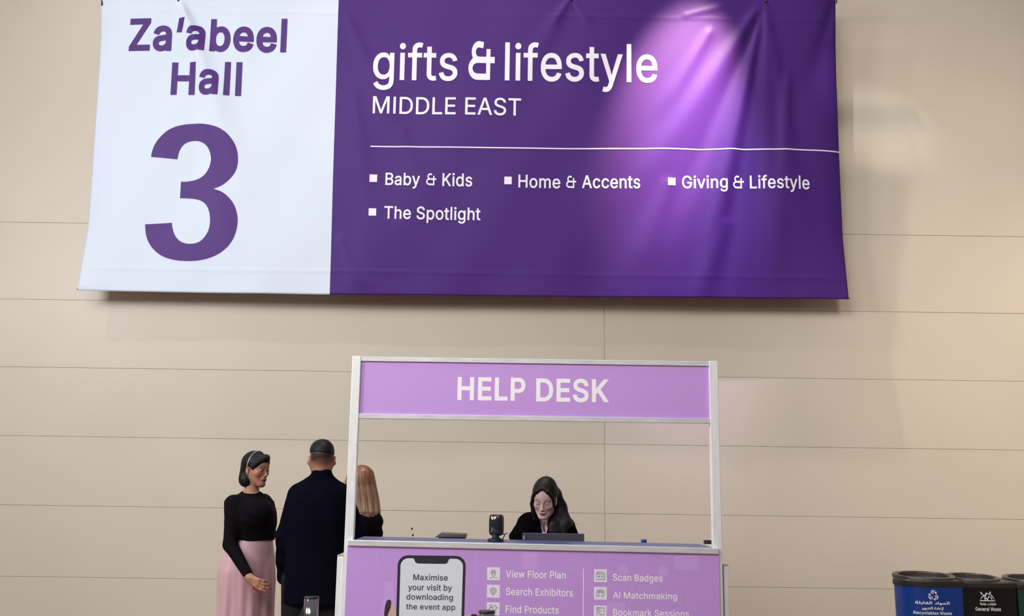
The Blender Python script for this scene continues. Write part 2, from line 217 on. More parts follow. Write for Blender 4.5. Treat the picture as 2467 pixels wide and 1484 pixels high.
s|717|358,-16 320,-15 285,-10 252,-3 220,7 192,20 166,35 142,53 121,74 104,98 89,125 78,154 70,185 185,209 198,172 218,142 244,118 276,102 314,93 356,89 393,91 426,98 455,108 481,122 506,146 522,173 527,202 524,227 515,248 499,267 478,282 450,295 417,305 293,334 246,348 205,365 170,385 142,409 120,436 104,467 95,501 92,538 94,570 101,599 112,626 128,652 147,675 170,695 197,713 226,728 258,740 293,749 329,754 368,756 405,754 439,750 470,742 499,732 533,715 563,693 588,667 608,637 625,605 637,570 527,545 515,572 499,597 477,620 449,639 412,650 368,654 326,650 289,640 257,623 233,600 218,574 213,545 217,519 227,497 244,478 267,463 299,449 338,438 451,411 499,398 540,381 574,360 602,337 623,310 639,280 648,246 651,209 649,177 642,147 630,119 614,93 594,68 570,47 542,29 511,13 476,0 439,-9 400,-14
t|447|401,746 401,643 13,643 13,746;128,926 248,926 248,192 250,162 256,138 267,120 284,108 306,100 335,98 364,100 397,105 419,3 377,-5 331,-8 285,-5 245,4 210,20 181,42 158,69 141,102 131,140 128,183
u|806|358,-10 322,-8 288,-2 256,7 226,21 199,39 175,60 154,86 136,115 122,149 111,186 105,228 103,273 103,746 223,746 223,283 226,242 235,206 249,174 269,147 294,126 323,111 356,102 393,99 428,101 460,109 490,122 516,140 539,163 557,190 571,223 579,259 582,300 582,746 702,746 702,0 586,0 586,181 604,181 585,132 562,92 535,59 505,33 472,14 437,1 399,-7
v|765|319,0 34,746 166,746 325,305 367,171 404,41 362,41 399,171 440,305 599,746 730,746 445,0
w|1115|270,0 44,746 171,746 262,420 302,268 344,81 324,81 365,265 405,420 495,746 622,746 711,420 750,267 791,81 769,81 812,266 852,420 944,746 1070,746 844,0 724,0 627,338 599,442 571,551 544,664 571,664 544,551 516,442 487,338 391,0
x|744|41,0 337,429 336,336 56,746 197,746 290,601 352,498 407,405 345,405 398,498 458,601 554,746 691,746 410,332 410,421 703,0 564,0 454,168 393,267 340,357 402,357 351,267 291,168 180,0
y|765|93,-272 121,-168 140,-172 204,-175 223,-169 240,-159 256,-145 271,-126 284,-101 296,-70 319,-3 34,746 166,746 325,305 367,170 404,41 361,41 398,171 440,305 600,746 730,746 401,-114 385,-151 367,-183 347,-210 325,-234 300,-252 274,-267 245,-277 214,-283 180,-285 127,-281
’|348|101,626 160,1000 297,1000 193,626
 |369|
@1|5555|531,-6 491,-4 454,2 420,12 390,27 364,48 343,74 330,98 321,126 314,159 311,196 292,601 387,601 406,217 409,183 416,156 425,135 438,118 453,106 471,98 543,90 579,76 590,44 573,10;355,122 322,113 290,107 258,103 226,101 185,103 147,110 112,120 80,134 53,152 30,174 13,200 3,228 0,260 3,292 11,323 25,352 44,380 67,405 94,429 124,450 158,469 195,485 224,496 255,504 286,511 318,516 334,418 297,416 263,410 231,403 156,368 108,323 92,275 111,233 158,208 223,198 290,200 346,212;331,735 290,752 273,792 290,833 331,851 371,833 388,792 371,752;171,735 130,752 113,792 130,833 171,851 211,833 228,792 211,752;531,-6 542,90 582,91 613,95 635,103 650,113 661,128 666,148 668,239 648,832 745,832 763,241 766,205 773,174 782,149 795,129 810,113 828,103 893,90 928,76 939,44 923,10 881,-6 850,-4 823,1 800,10 750,51 726,104 750,101 741,79 728,60 713,43 693,28 670,16 642,6 610,0 573,-4;881,-6 893,90 983,97 1004,103 1020,113 1032,125 1041,142 1046,164 1048,190 1038,259 1014,345 981,435 1076,470 1104,385 1127,290 1136,209 1126,126 1096,66 1046,25 974,2;1006,-223 964,-206 947,-165 964,-125 1006,-107 1046,-125 1063,-165 1046,-206;1533,-6 1490,-5 1451,-1 1418,6 1391,15 1361,32 1338,53 1323,80 1312,113 1305,151 1302,195 1278,832 1374,832 1397,232 1408,144 1416,125 1430,111 1448,101 1472,95 1505,91 1545,90 1581,76 1592,44 1575,10;1533,-6 1545,90 1605,90 1666,93 1725,99 1775,110 1850,143 1871,158 1890,175 1906,195 1918,216 1925,239 1927,265 1915,320 1880,368 1828,388 1776,369 1738,321 1723,260 1726,236 1732,213 1743,193 1790,142 1846,108 1735,76 1691,115 1647,177 1636,203 1630,231 1628,262 1630,293 1635,321 1645,349 1657,375 1672,398 1690,419 1710,438 1732,454 1755,467 1780,476 1806,482 1832,484 1868,480 1902,470 1932,452 1959,429 1981,403 1999,372 2012,340 2020,306 2023,272 2021,239 2015,209 2004,181 1990,155 1973,131 1954,110 1931,90 1906,72 1879,56 1789,20 1731,7 1666,-1 1599,-5;2110,-6 1990,2 1872,22 1780,49 1861,107 1944,98 2039,92 2122,90 2157,76 2169,44 2152,10;1903,604 1861,620 1845,661 1861,701 1903,719 1943,701 1960,661 1943,620;1743,604 1702,620 1685,661 1702,701 1743,719 1783,701 1800,661 1783,620;2110,-6 2121,90 2161,91 2192,95 2214,103 2229,113 2240,128 2245,148 2247,239 2224,832 2319,832 2342,249 2338,140 2332,110 2322,83 2308,59 2289,39 2266,23 2237,10 2211,3 2181,-2 2148,-5;2520,0 2497,832 2592,832 2615,0;3034,52 3081,133 3146,104 3176,96 3208,91 3244,90 3280,91 3311,95 3337,101 3358,110 3374,122 3387,136 3403,189 3393,246 3350,340 3332,371 3309,408 3281,449 3250,494 3330,547 3360,505 3386,466 3409,428 3429,393 3446,359 3460,328 3472,299 3481,272 3490,239 3495,209 3497,183 3494,152 3487,122 3474,93 3455,65 3429,41 3396,21 3366,9 3330,0 3290,-5 3244,-7 3163,0 3091,20;3657,0 3633,832 3728,832 3751,0;3894,-268 3873,-172 3908,-167 3940,-161 3972,-154 4002,-146 4039,-133 4073,-117 4103,-98 4130,-75 4152,-47 4169,-15 4179,12 4187,43 4191,76 4193,113 4191,151 4185,186 4176,217 4163,245 4142,274 4117,291 4088,297 4042,278 4008,228 3994,160 4004,125 4031,104 4077,93 4142,90 4388,90 4424,76 4435,44 4419,10 4377,-6 4098,-6 4064,-4 4032,1 4001,9 3973,21 3949,37 3929,57 3913,80 3904,108 3901,141 3903,173 3908,204 3916,235 3928,264 3942,290 3958,315 3976,337 3997,356 4020,372 4044,383 4070,390 4097,393 4131,389 4163,379 4193,361 4219,337 4241,305 4259,266 4270,232 4277,194 4282,152 4283,106 4281,54 4273,5 4259,-40 4240,-81 4215,-118 4185,-152 4150,-181 4109,-206 4063,-228 4012,-245 3956,-258;4377,-6 4388,90 4440,104 4477,150 4523,238 4542,273 4561,303 4580,329 4636,385 4688,414 4733,422 4758,420 4781,414 4802,405 4822,391 4841,372 4859,348 4872,326 4886,300 4900,271 4914,238 4962,142 5008,100 5062,90 5097,76 5108,44 5092,10 5050,-6 5021,-4 4993,1 4967,9 4943,21 4922,37 4903,57 4920,82 4885,23 4837,-11 4780,-22 4754,-20 4728,-15 4701,-6 4675,7 4649,22 4624,41 4600,62 4578,86 4558,112 4539,79 4519,53 4501,33 4444,1;4603,200 4645,143 4691,103 4737,80 4779,72 4803,75 4823,85 4839,101 4847,123 4846,151 4837,183 4815,235 4791,283 4762,316 4726,329 4690,317 4649,277;5050,-6 5061,90 5101,91 5132,95 5154,103 5169,113 5180,128 5185,148 5187,239 5164,832 5259,832 5282,249 5278,140 5272,110 5262,83 5248,59 5229,39 5205,23 5177,10 5151,3 5121,-2 5088,-5;5460,0 5437,832 5531,832 5555,0
@2|5853|34,-270 0,-182 41,-167 78,-152 112,-135 142,-118 168,-99 192,-80 213,-61 231,-41 251,-13 267,14 278,43 292,125 291,153 286,182 278,211 267,241 212,352 297,395 336,315 366,240 388,176 400,146 414,123 431,108 450,98 474,92 502,90 538,76 549,44 533,10 491,-6 459,-4 431,2 407,12 388,26 372,41 359,60 337,122 374,101 372,64 365,28 355,-6 340,-39 321,-70 300,-98 277,-125 252,-150 225,-172 197,-193 169,-211 140,-227 102,-245 67,-260;491,-6 502,90 609,95 633,100 651,109 664,122 673,139 679,162 681,190 671,259 647,345 614,435 708,470 737,385 760,290 769,209 767,172 762,139 753,110 741,84 724,62 704,43 679,28 650,15 617,6 589,1 559,-3 526,-5;706,-226 665,-209 648,-169 665,-128 706,-111 746,-128 763,-169 746,-209;547,-226 505,-209 488,-169 505,-128 547,-111 587,-128 604,-169 587,-209;907,-268 886,-172 920,-167 953,-161 984,-154 1014,-146 1052,-133 1086,-117 1116,-98 1142,-75 1164,-47 1182,-15 1192,12 1199,43 1203,76 1205,113 1198,182 1177,241 1144,282 1100,297 1052,277 1018,225 1006,162 1016,119 1049,92 1109,83 1177,90 1236,108 1241,27 1175,-1 1099,-9 1020,0 962,27 926,73 914,139 915,168 920,198 928,228 938,257 951,284 967,310 985,333 1006,353 1029,370 1054,383 1081,390 1109,393 1139,390 1166,382 1191,369 1213,351 1232,329 1249,304 1263,276 1275,245 1284,212 1291,178 1294,142 1296,106 1293,54 1285,5 1271,-40 1252,-81 1228,-118 1198,-152 1162,-181 1122,-206 1076,-228 1024,-245 968,-258;1610,90 1647,91 1677,95 1703,101 1724,110 1741,122 1753,136 1769,189 1757,245 1723,318 1675,403 1616,494 1697,547 1776,417 1833,302 1870,203 1882,172 1894,146 1907,127 1949,96 1990,90 2026,76 2038,44 2022,10 1980,-6 1905,9 1881,21 1860,36 1841,57 1825,81 1813,111 1804,146 1850,183 1848,152 1842,122 1831,93 1814,65 1790,41 1759,21 1730,9 1696,0 1656,-5 1610,-7 1529,0 1458,20 1401,52 1447,133 1512,104 1542,96 1575,91;1980,-6 1991,90 2082,98 2102,106 2119,117 2132,132 2159,205 2185,330 2276,312 2265,266 2255,215 2251,171 2254,139 2271,113 2322,96 2426,90 2462,76 2473,44 2456,10 2414,-6 2301,2 2238,24 2208,62 2194,115 2229,113 2189,52 2139,16 2072,-1;2291,450 2250,467 2233,507 2250,548 2291,565 2331,548 2348,507 2331,467;2131,450 2090,467 2073,507 2090,548 2131,565 2171,548 2188,507 2171,467;2414,-6 2425,90 2465,91 2496,95 2518,103 2533,113 2544,128 2549,148 2551,239 2529,832 2623,832 2646,249 2642,140 2636,110 2626,83 2612,59 2593,39 2570,23 2541,10 2515,3 2486,-2 2452,-5;2825,0 2801,832 2896,832 2919,0;3533,0 3496,2 3462,9 3430,20 3402,35 3378,56 3359,80 3344,110 3336,145 3333,184 3335,211 3342,240 3354,273 3371,309 3394,347 3424,387 3461,427 3505,468 3527,406 3448,477 3509,549 3538,525 3567,499 3594,473 3620,446 3645,418 3667,390 3686,360 3703,330 3717,298 3727,266 3733,233 3735,199 3725,139 3694,73 3677,53 3657,35 3632,20 3603,9 3570,2;3533,96 3599,109 3638,147 3652,204 3642,265 3602,335 3586,355 3565,375 3540,397 3512,421 3563,423 3536,398 3511,371 3489,344 3441,264 3425,193 3428,164 3438,139 3456,120 3478,106 3504,98;3622,653 3580,669 3563,710 3580,750 3622,768 3662,750 3679,710 3662,669;3462,653 3421,669 3404,710 3421,750 3462,768 3502,750 3519,710 3502,669;3810,52 3857,133 3922,104 3952,96 3984,91 4020,90 4056,91 4087,95 4113,101 4134,110 4150,122 4163,136 4179,189 4169,246 4126,340 4108,371 4085,408 4058,449 4026,494 4106,547 4136,505 4162,466 4185,428 4205,393 4222,359 4236,328 4248,299 4257,272 4266,239 4271,209 4273,183 4270,152 4263,122 4250,93 4231,65 4205,41 4172,21 4142,9 4106,0 4066,-5 4020,-7 3939,0 3867,20;4664,-6 4621,-5 4582,-1 4549,6 4522,15 4492,32 4469,53 4454,80 4443,113 4436,151 4433,195 4409,832 4505,832 4528,232 4539,144 4548,125 4561,111 4579,101 4603,95 4636,91 4676,90 4712,76 4723,44 4706,10;4664,-6 4676,90 4790,91 4849,94 4874,96 4825,132 4776,196 4765,224 4758,255 4755,289 4757,321 4763,351 4773,379 4786,406 4809,436 4838,462 4871,484 4899,496 4929,505 4961,510 4995,512 5053,507 5111,493 5091,403 5042,412 4995,416 4968,414 4944,409 4921,400 4901,388 4884,374 4870,357 4859,337 4853,314 4851,289 4864,234 4898,189 4944,156 4995,136 5040,131 5065,139 5092,147 5128,162 5183,186 5216,101 5176,86 5137,72 5097,58 5057,45 5015,34 4972,24 4927,15 4881,8 4832,2 4779,-2 4723,-5;5709,625 5705,686 5697,759 5688,820 5788,832 5795,771 5802,696 5804,634 5797,525 5773,421 5730,323 5716,297 5698,270 5679,243 5658,217 5635,192 5610,167 5583,142 5554,119 5523,96 5670,96 5731,105 5759,132 5767,167 5763,189 5750,216 5729,245 5708,270 5684,295 5656,322 5625,350 5590,379 5554,409 5515,440 5474,472 5297,602 5352,679 5541,536 5581,505 5618,475 5651,446 5682,419 5710,393 5736,368 5759,344 5779,321 5802,292 5821,263 5835,236 5845,209 5851,183 5853,157 5844,104 5814,53 5798,38 5777,25 5753,15 5725,6 5691,2 5653,0 5385,0 5385,94 5442,137 5492,179 5537,221 5575,262 5608,303 5636,345 5659,388 5677,432 5691,478 5701,525 5707,574;5364,-353 5350,-290 5399,-278 5441,-268 5435,-292 5415,-284 5396,-271 5377,-253 5362,-232 5353,-209 5350,-184 5352,-162 5357,-142 5367,-125 5411,-90 5470,-78 5497,-80 5524,-87 5515,-146 5493,-141 5470,-139 5428,-150 5413,-181 5428,-223 5464,-250 5498,-260 5450,-265 5509,-248 5558,-231 5577,-290 5511,-312 5435,-334
@3|5387|531,-6 491,-4 454,2 420,12 390,27 364,48 343,74 330,98 321,126 314,159 311,196 292,601 387,601 406,217 409,183 416,156 425,135 438,118 453,106 471,98 543,90 579,76 590,44 573,10;355,122 322,113 290,107 258,103 226,101 185,103 147,110 112,120 80,134 53,152 30,174 13,200 3,228 0,260 3,292 11,323 25,352 44,380 67,405 94,429 124,450 158,469 195,485 224,496 255,504 286,511 318,516 334,418 297,416 263,410 231,403 156,368 108,323 92,275 111,233 158,208 223,198 290,200 346,212;331,735 290,752 273,792 290,833 331,851 371,833 388,792 371,752;171,735 130,752 113,792 130,833 171,851 211,833 228,792 211,752;531,-6 543,90 598,104 641,150 686,238 703,273 720,303 737,329 753,351 775,374 798,391 820,403 886,417 911,415 936,408 959,397 981,382 1000,364 1018,343 1059,269 1073,189 1070,145 1062,108 1049,77 1031,53 1010,33 986,18 961,8 935,2 908,0 815,14 785,24 751,39 714,59 672,85 718,158 755,137 789,120 821,109 897,96 951,105 980,134 989,176 973,244 932,299 915,312 897,319 879,322 838,310 797,267 749,176 696,76 646,22 593,-1;1482,-6 1438,-5 1400,-1 1367,6 1339,15 1310,32 1287,53 1271,80 1261,113 1254,151 1250,195 1227,832 1323,832 1346,232 1357,144 1365,125 1378,111 1397,101 1421,95 1454,91 1494,90 1529,76 1540,44 1524,10;1482,-6 1494,90 1607,91 1666,94 1692,96 1643,132 1594,196 1582,224 1575,255 1573,289 1575,321 1581,351 1590,379 1604,406 1627,436 1655,462 1689,484 1717,496 1747,505 1779,510 1813,512 1870,507 1928,493 1909,403 1860,412 1813,416 1786,414 1761,409 1739,400 1718,388 1701,374 1687,357 1677,337 1671,314 1669,289 1681,234 1715,189 1762,156 1813,136 1857,131 1883,139 1909,147 1945,162 2001,186 2033,101 1994,86 1955,72 1915,58 1874,45 1833,34 1790,24 1745,15 1698,8 1649,2 1597,-2 1541,-5;2826,-24 2856,71 2922,72 2983,73 3039,75 3091,78 3138,82 3181,87 3219,93 3253,101 3291,113 3323,127 3347,144 3364,164 3375,186 3378,211 3376,242 3371,276 3362,313 3320,438 3410,470 3438,390 3461,306 3470,230 3468,196 3462,166 3452,138 3439,112 3420,89 3397,69 3368,50 3334,34 3294,20 3248,8 3195,-2 3136,-10 3070,-17 2997,-21 2915,-24;2826,-24 2775,-24 2728,-21 2684,-17 2643,-11 2606,-3 2571,6 2540,17 2512,30 2480,51 2454,75 2433,103 2418,135 2409,171 2406,212 2411,272 2423,334 2439,395 2526,373 2516,332 2506,283 2502,239 2505,201 2516,169 2533,142 2551,124 2575,110 2605,98 2640,88 2683,81 2733,75 2791,72 2856,71 2879,13;3020,467 2979,484 2962,524 2979,565 3020,583 3061,565 3077,524 3061,484;2861,467 2819,484 2802,524 2819,565 2861,583 2901,565 2918,524 2901,484;3867,-6 3824,-5 3785,-1 3752,6 3725,15 3695,32 3672,53 3657,80 3646,113 3639,151 3636,195 3612,832 3708,832 3731,232 3742,144 3750,125 3764,111 3782,101 3806,95 3839,91 3879,90 3915,76 3926,44 3909,10;3867,-6 3879,90 3986,95 4009,100 4028,109 4041,122 4050,139 4056,162 4057,190 4048,259 4024,345 3991,435 4085,470 4114,385 4137,290 4146,209 4144,172 4139,139 4130,110 4118,84 4101,62 4081,43 4056,28 4027,15 3994,6 3966,1 3936,-3 3903,-5;4083,-226 4042,-209 4025,-169 4042,-128 4083,-111 4123,-128 4140,-169 4123,-209;3923,-226 3882,-209 3865,-169 3882,-128 3923,-111 3964,-128 3980,-169 3964,-209;4555,-6 4511,-5 4473,-1 4440,6 4412,15 4383,32 4360,53 4344,80 4333,113 4326,151 4323,195 4300,832 4395,832 4419,232 4430,144 4438,125 4451,111 4469,101 4494,95 4526,91 4567,90 4602,76 4613,44 4597,10;4555,-6 4567,90 4627,90 4688,93 4746,99 4796,110 4871,143 4893,158 4911,175 4927,195 4939,216 4946,239 4949,265 4936,320 4901,368 4850,388 4798,369 4759,321 4745,260 4747,236 4753,213 4764,193 4811,142 4867,108 4757,76 4713,115 4669,177 4658,203 4651,231 4649,262 4651,293 4657,321 4666,349 4679,375 4694,398 4712,419 4732,438 4753,454 4777,467 4802,476 4827,482 4853,484 4890,480 4923,470 4953,452 4980,429 5002,403 5020,372 5034,340 5042,306 5044,272 5042,239 5036,209 5026,181 5012,155 4995,131 4975,110 4952,90 4928,72 4900,56 4810,20 4752,7 4688,-1 4620,-5;5132,-6 5011,2 4893,22 4802,49 4882,107 4965,98 5061,92 5143,90 5179,76 5190,44 5174,10;4843,604 4801,620 4785,661 4801,701 4843,719 4883,701 4900,661 4883,620;5132,-6 5143,90 5234,97 5255,103 5271,113 5283,125 5292,142 5297,164 5298,190 5289,259 5265,345 5232,435 5326,470 5355,385 5378,290 5387,209 5377,126 5347,66 5297,25 5225,2;5281,591 5240,608 5223,648 5240,689 5281,706 5321,689 5338,648 5321,608
"""
GLYPHS = {}
for _l in GLYPH_DATA.strip().split('\n'):
    _k, _w, _s = _l.split('|')
    GLYPHS[_k] = (int(_w) / 1000.0, [[tuple(int(v) / 1000.0 for v in q.split(',')) for q in sp.split(' ')] for sp in _s.split(';') if sp])
GLYPHS['l'] = (0.345, [[(0.112, 0), (0.112, 1.04), (0.233, 1.04), (0.233, 0)]])
GLYPHS['I'] = (0.363, [[(0.118, 0), (0.118, 1), (0.245, 1), (0.245, 0)]])
_a = lambda l: sum(a[0] * b[1] - b[0] * a[1] for a, b in zip(l, l[1:] + l[:1]))
if _a(GLYPHS['I'][1][0]) * _a(GLYPHS['H'][1][0]) < 0: GLYPHS['I'][1][0].reverse(); GLYPHS['l'][1][0].reverse()
CAP = 1.0
_h = GLYPHS['H'][1][0]; GSIGN = 1.0 if sum(a[0] * b[1] - b[0] * a[1] for a, b in zip(_h, _h[1:] + _h[:1])) > 0 else -1.0
def grow(lp, d):
    """move an outline outwards (holes inwards) by d"""
    P_ = []
    for p in lp:
        if not P_ or math.dist(p, P_[-1]) > 0.004: P_.append(p)
    if math.dist(P_[0], P_[-1]) < 0.004: P_.pop()
    A = np.array(P_); e = np.roll(A, -1, 0) - A; e /= np.linalg.norm(e, axis=1)[:, None]
    n1 = np.stack([e[:, 1], -e[:, 0]], 1) * GSIGN; n0 = np.roll(n1, 1, 0); m = n0 + n1
    m /= np.linalg.norm(m, axis=1)[:, None] + 1e-9
    return [tuple(q) for q in A + m * (d / np.maximum(0.6, (m * n1).sum(1)))[:, None]]
def fill2d(loops, offset=0.0):
    """closed outlines (holes included) -> flat faces"""
    if offset: loops = [grow(l, offset) for l in loops]
    pts = [Vector(p) for l in loops for p in l]; ed = []; n = 0
    for l in loops: ed += [(n + i, n + (i + 1) % len(l)) for i in range(len(l))]; n += len(l)
    v, _, f, *_r = delaunay_2d_cdt(pts, ed, [], 0, 1e-6)
    V = np.array([q[:] for q in v]); f = [tuple(q) for q in f]
    c = np.array([V[list(q)].mean(0) for q in f]); wn = np.zeros(len(f))
    for l in loops:                       # non-zero winding rule
        L_ = np.array(l); M_ = np.roll(L_, -1, 0)
        for (x0, y0), (x1, y1) in zip(L_, M_):
            side = (x1 - x0) * (c[:, 1] - y0) - (c[:, 0] - x0) * (y1 - y0)
            wn += ((y0 <= c[:, 1]) & (y1 > c[:, 1]) & (side > 0)).astype(int) - ((y0 > c[:, 1]) & (y1 <= c[:, 1]) & (side < 0)).astype(int)
    return V, [q for q, k in zip(f, wn) if k != 0]
def text2d(body, bold=0.0, ratio=None):
    """lettering; ratio = ink width / cap height wanted, so stems keep an even weight"""
    loops = []; x = 0.0; track = bold * 1.5 if not body.startswith('@') else 0.0
    for ch in ([body] if body.startswith('@') else body):
        w_, sp = GLYPHS[ch]
        loops += [[(px + x, py) for px, py in l] for l in sp]; x += w_ + track
    a = min(p[0] for l in loops for p in l); b = max(p[0] for l in loops for p in l)
    k = (ratio - 2 * bold) / (b - a) if ratio else 1.0
    return fill2d([[(px * k, py) for px, py in l] for l in loops], bold)

def stroke2d(paths, wd):
    """thick poly-lines in 2-D -> verts, faces"""
    V = []; Fc = []
    for pts in paths:
        pts = np.array(pts, float); n = len(pts); closed = np.allclose(pts[0], pts[-1]) and n > 3
        d = np.zeros_like(pts)
        d[1:-1] = pts[2:] - pts[:-2]; d[0] = pts[1] - pts[0]; d[-1] = pts[-1] - pts[-2]
        if closed: d[0] = d[-1] = pts[1] - pts[-2]
        d /= np.linalg.norm(d, axis=1)[:, None] + 1e-9
        nn = np.stack([-d[:, 1], d[:, 0]], 1) * wd / 2; b = len(V)
        if n > 2:
            for i in range(1, n - 1):
                e = pts[i] - pts[i - 1]; e /= np.linalg.norm(e) + 1e-9
                cs = max(0.5, abs(np.dot(e, d[i]))); nn[i] /= cs
        V += [*(pts + nn)]; V += [*(pts - nn)]
        Fc += [(b + i, b + i + n, b + i + 1 + n, b + i + 1) for i in range(n - 1)]
    return np.array(V), Fc
def arc(cx, cy, rx, ry, a0, a1, n=10):
    return [(cx + rx * math.cos(math.radians(a0 + (a1 - a0) * i / n)), cy + ry * math.sin(math.radians(a0 + (a1 - a0) * i / n))) for i in range(n + 1)]
def ampersand(wd=0.16):
    # an 'E' of two open bowls whose foot runs into a small 't'
    p1 = [(0.60, 0.90)] + arc(0.42, 0.72, 0.22, 0.205, 70, 250, 10) + [(0.44, 0.515), (0.50, 0.515)]
    p2 = [(0.46, 0.515)] + arc(0.36, 0.295, 0.28, 0.22, 95, 270, 14) + [(0.80, 0.075)]
    p3 = [(0.80, 0.0), (0.80, 0.80)]; p4 = [(0.5, 0.515), (1.06, 0.515)]
    loops = []
    for p in (p1, p2, p3, p4):
        V, _f = stroke2d([p], wd); h = len(V) // 2; loops.append([tuple(q) for q in V[:h]] + [tuple(q) for q in V[h:][::-1]])
    return fill2d(loops)

def subdivide2d(V3, Fc, step):
    """cut a mesh by upright and level planes so that it can follow folds"""
    bm = bmesh.new(); vs = [bm.verts.new(v) for v in V3]
    for f in Fc:
        try: bm.faces.new([vs[i] for i in f])
        except ValueError: pass
    bmesh.ops.remove_doubles(bm, verts=bm.verts, dist=1e-5)
    A = np.array([v.co for v in bm.verts])
    for ax, nrm in ((0, (1, 0, 0)), (2, (0, 0, 1))):
        t = math.floor(A[:, ax].min() / step) * step + step
        while t < A[:, ax].max():
            co = [0, 0, 0]; co[ax] = t
            bmesh.ops.bisect_plane(bm, geom=bm.verts[:] + bm.edges[:] + bm.faces[:], plane_co=co, plane_no=nrm)
            t += step
    bm.verts.index_update()
    V = np.array([v.co for v in bm.verts]); Fo = [tuple(v.index for v in f.verts) for f in bm.faces]
    bm.free(); return V, Fo

def print2d(V, Fc, x0, x1, yb, yt, slope, Y, vb=None, vt=None):
    """stretch a flat shape so its ink spans pixels x0..x1 and its base..cap lines yb..yt at x0; on plane Y"""
    V = np.asarray(V, float); a = V[:, 0].min(); b = V[:, 0].max()
    vb = 0.0 if vb is None else vb; vt = CAP if vt is None else vt
    A = P(x0, yb, Y); B = P(x1, yb + slope * (x1 - x0), Y); T = P(x0, yt, Y)
    u = ((V[:, 0] - a) / (b - a))[:, None]; h = ((V[:, 1] - vb) / (vt - vb))[:, None] * (T[2] - A[2])
    W = A + (B - A) * u + h * np.array([0, 0, 1.0]); W[:, 1] = Y
    return W, Fc

# ------------------------------------------------------------------ the hall
YW = 8.2
zl = [-0.5 + 0, 0.085, 0.656, 1.224, 1.790, 2.366, 2.945, 3.623, 4.30, 4.98, 5.66, 6.34, 7.0]
g = G(); gv = 0.0045
def wall_strip(x0, x1, z0, z1): g.box(x0, x1, YW, YW + 0.2, z0, z1)
XJ = P(1457, 1000, YW)[0]
edges = [0.0, 0.085, 0.656, 1.224, 1.790, 2.366, 2.945, 3.623, 7.2]
for a, b in zip(edges[:-1], edges[1:]):
    g0 = 0.0035 if a > 2.9 else 0.0014; g1 = 0.0035 if b > 2.9 else 0.0014
    if b <= 2.95:
        wall_strip(-9, XJ - 0.003, a + g0, b - g1); wall_strip(XJ + 0.003, 9, a + g0, b - g1)
    else: wall_strip(-9, 9, a + g0, b - g1)
g.box(-9, 9, YW + 0.006, YW + 0.22, 0, 7.2)
tag(g.mk('wall_back', M_WALL, bevel=0.0015), 'beige panelled hall wall with level joints', kind='structure')
g = G(); g.box(-9, 9, -4, YW + 0.2, -0.1, 0)
tag(g.mk('floor', M_FLOOR), 'beige hall floor', kind='structure')

# ------------------------------------------------------------------ hanging banner
YB = 7.95; ZB = 3.0
def ybase(z): return YB - (z - ZB) * 0.050
def pb(x, y):
    p = P(x, y, YB)
    for _ in range(3): p = P(x, y, ybase(p[2]))
    return p
CREASES = []
def crease(x0, y0, x1, y1, w0, w1, amp, s0=0.12):
    a = pb(x0, y0); b = pb(x1, y1); CREASES.append((a[0], a[2], b[0], b[2], w0 * 0.0034, w1 * 0.0034, amp, s0))
for c_ in [(1845, -5, 1560, 420, 10, 46, .020), (1845, -5, 1640, 480, 9, 30, -.014), (1845, -5, 1690, 700, 8, 34, .020),
           (1845, -5, 1740, 640, 7, 26, -.012), (1845, -5, 1850, 520, 7, 30, .010), (1900, 150, 1870, 640, 10, 34, .012),
           (1845, -5, 1940, 640, 8, 40, .010), (1720, 60, 1600, 260, 10, 26, .012), (1640, 40, 1740, 15, 6, 9, .007),
           (1375, -5, 1330, 60, 4, 12, .006), (1375, -5, 1420, 55, 4, 12, .006), (1375, -5, 1180, 300, 8, 60, .007),
           (1620, 420, 1540, 640, 16, 40, .010), (1760, 520, 1700, 690, 14, 30, .010),
           (830, 20, 960, 330, 8, 40, .009), (850, 200, 900, 620, 12, 40, .008), (815, 560, 870, 690, 8, 22, .010),
           (950, 520, 1120, 700, 14, 44, .007), (960, 300, 1040, 520, 12, 40, .006),
           (430, -5, 560, 330, 9, 34, .018), (430, -5, 640, 640, 9, 44, .014), (430, -5, 500, 130, 6, 16, .010),
           (560, 60, 740, 400, 10, 40, .009), (480, 260, 560, 620, 14, 36, .010), (440, -5, 520, 20, 4, 8, .006),
           (2010, -5, 1960, 200, 6, 30, -.010)]:
    crease(*c_)
XL, XR = pb(200, 700)[0] - 0.03, pb(2045, 720)[0]
def bdisp(X, Z):
    D = np.zeros_like(X)
    for (ax, az, bx, bz, w0, w1, amp, s0) in CREASES:
        dx, dz = bx - ax, bz - az; L2 = dx * dx + dz * dz
        t = ((X - ax) * dx + (Z - az) * dz) / L2; q = ((X - ax) * dz - (Z - az) * dx) / math.sqrt(L2)
        wd = w0 + (w1 - w0) * np.clip(t, 0, 1)
        env = np.clip(t / s0, 0, 1) * np.clip((1.25 - t) / 0.5, 0, 1)
        env = env * env * (3 - 2 * env); D += amp * env * np.exp(-(q / wd) ** 2)
    D += 0.010 * np.sin(X * 2.1 + 0.6) * np.sin(Z * 1.3) + 0.0035 * np.sin(X * 5.3 + Z * 2.2) + 0.0025 * np.sin(X * 8.1 - Z * 4.6 + 1)
    zh = HEM[0]; D += 0.0025 * np.exp(-((Z - zh) / 0.012) ** 2) + 0.002 * np.exp(-((Z - HEM[1]) / 0.012) ** 2)
    ez = np.clip((Z - 3.02) / 0.5, 0, 1) * np.clip((6.2 - Z) / 1.0, 0, 1)
    D -= ez * (0.075 * np.exp(-((X - XL) / 0.16)) + 0.060 * np.exp(-((XR - X) / 0.10)))
    return D
HEM = (pb(1400, 40)[2], pb(1400, 662)[2])
def ysurf(X, Z): return ybase(Z) - bdisp(X, Z)
Lp = [(236, -20), (236, 0), (227, 200), (211, 450), (202, 560), (188, 700)]
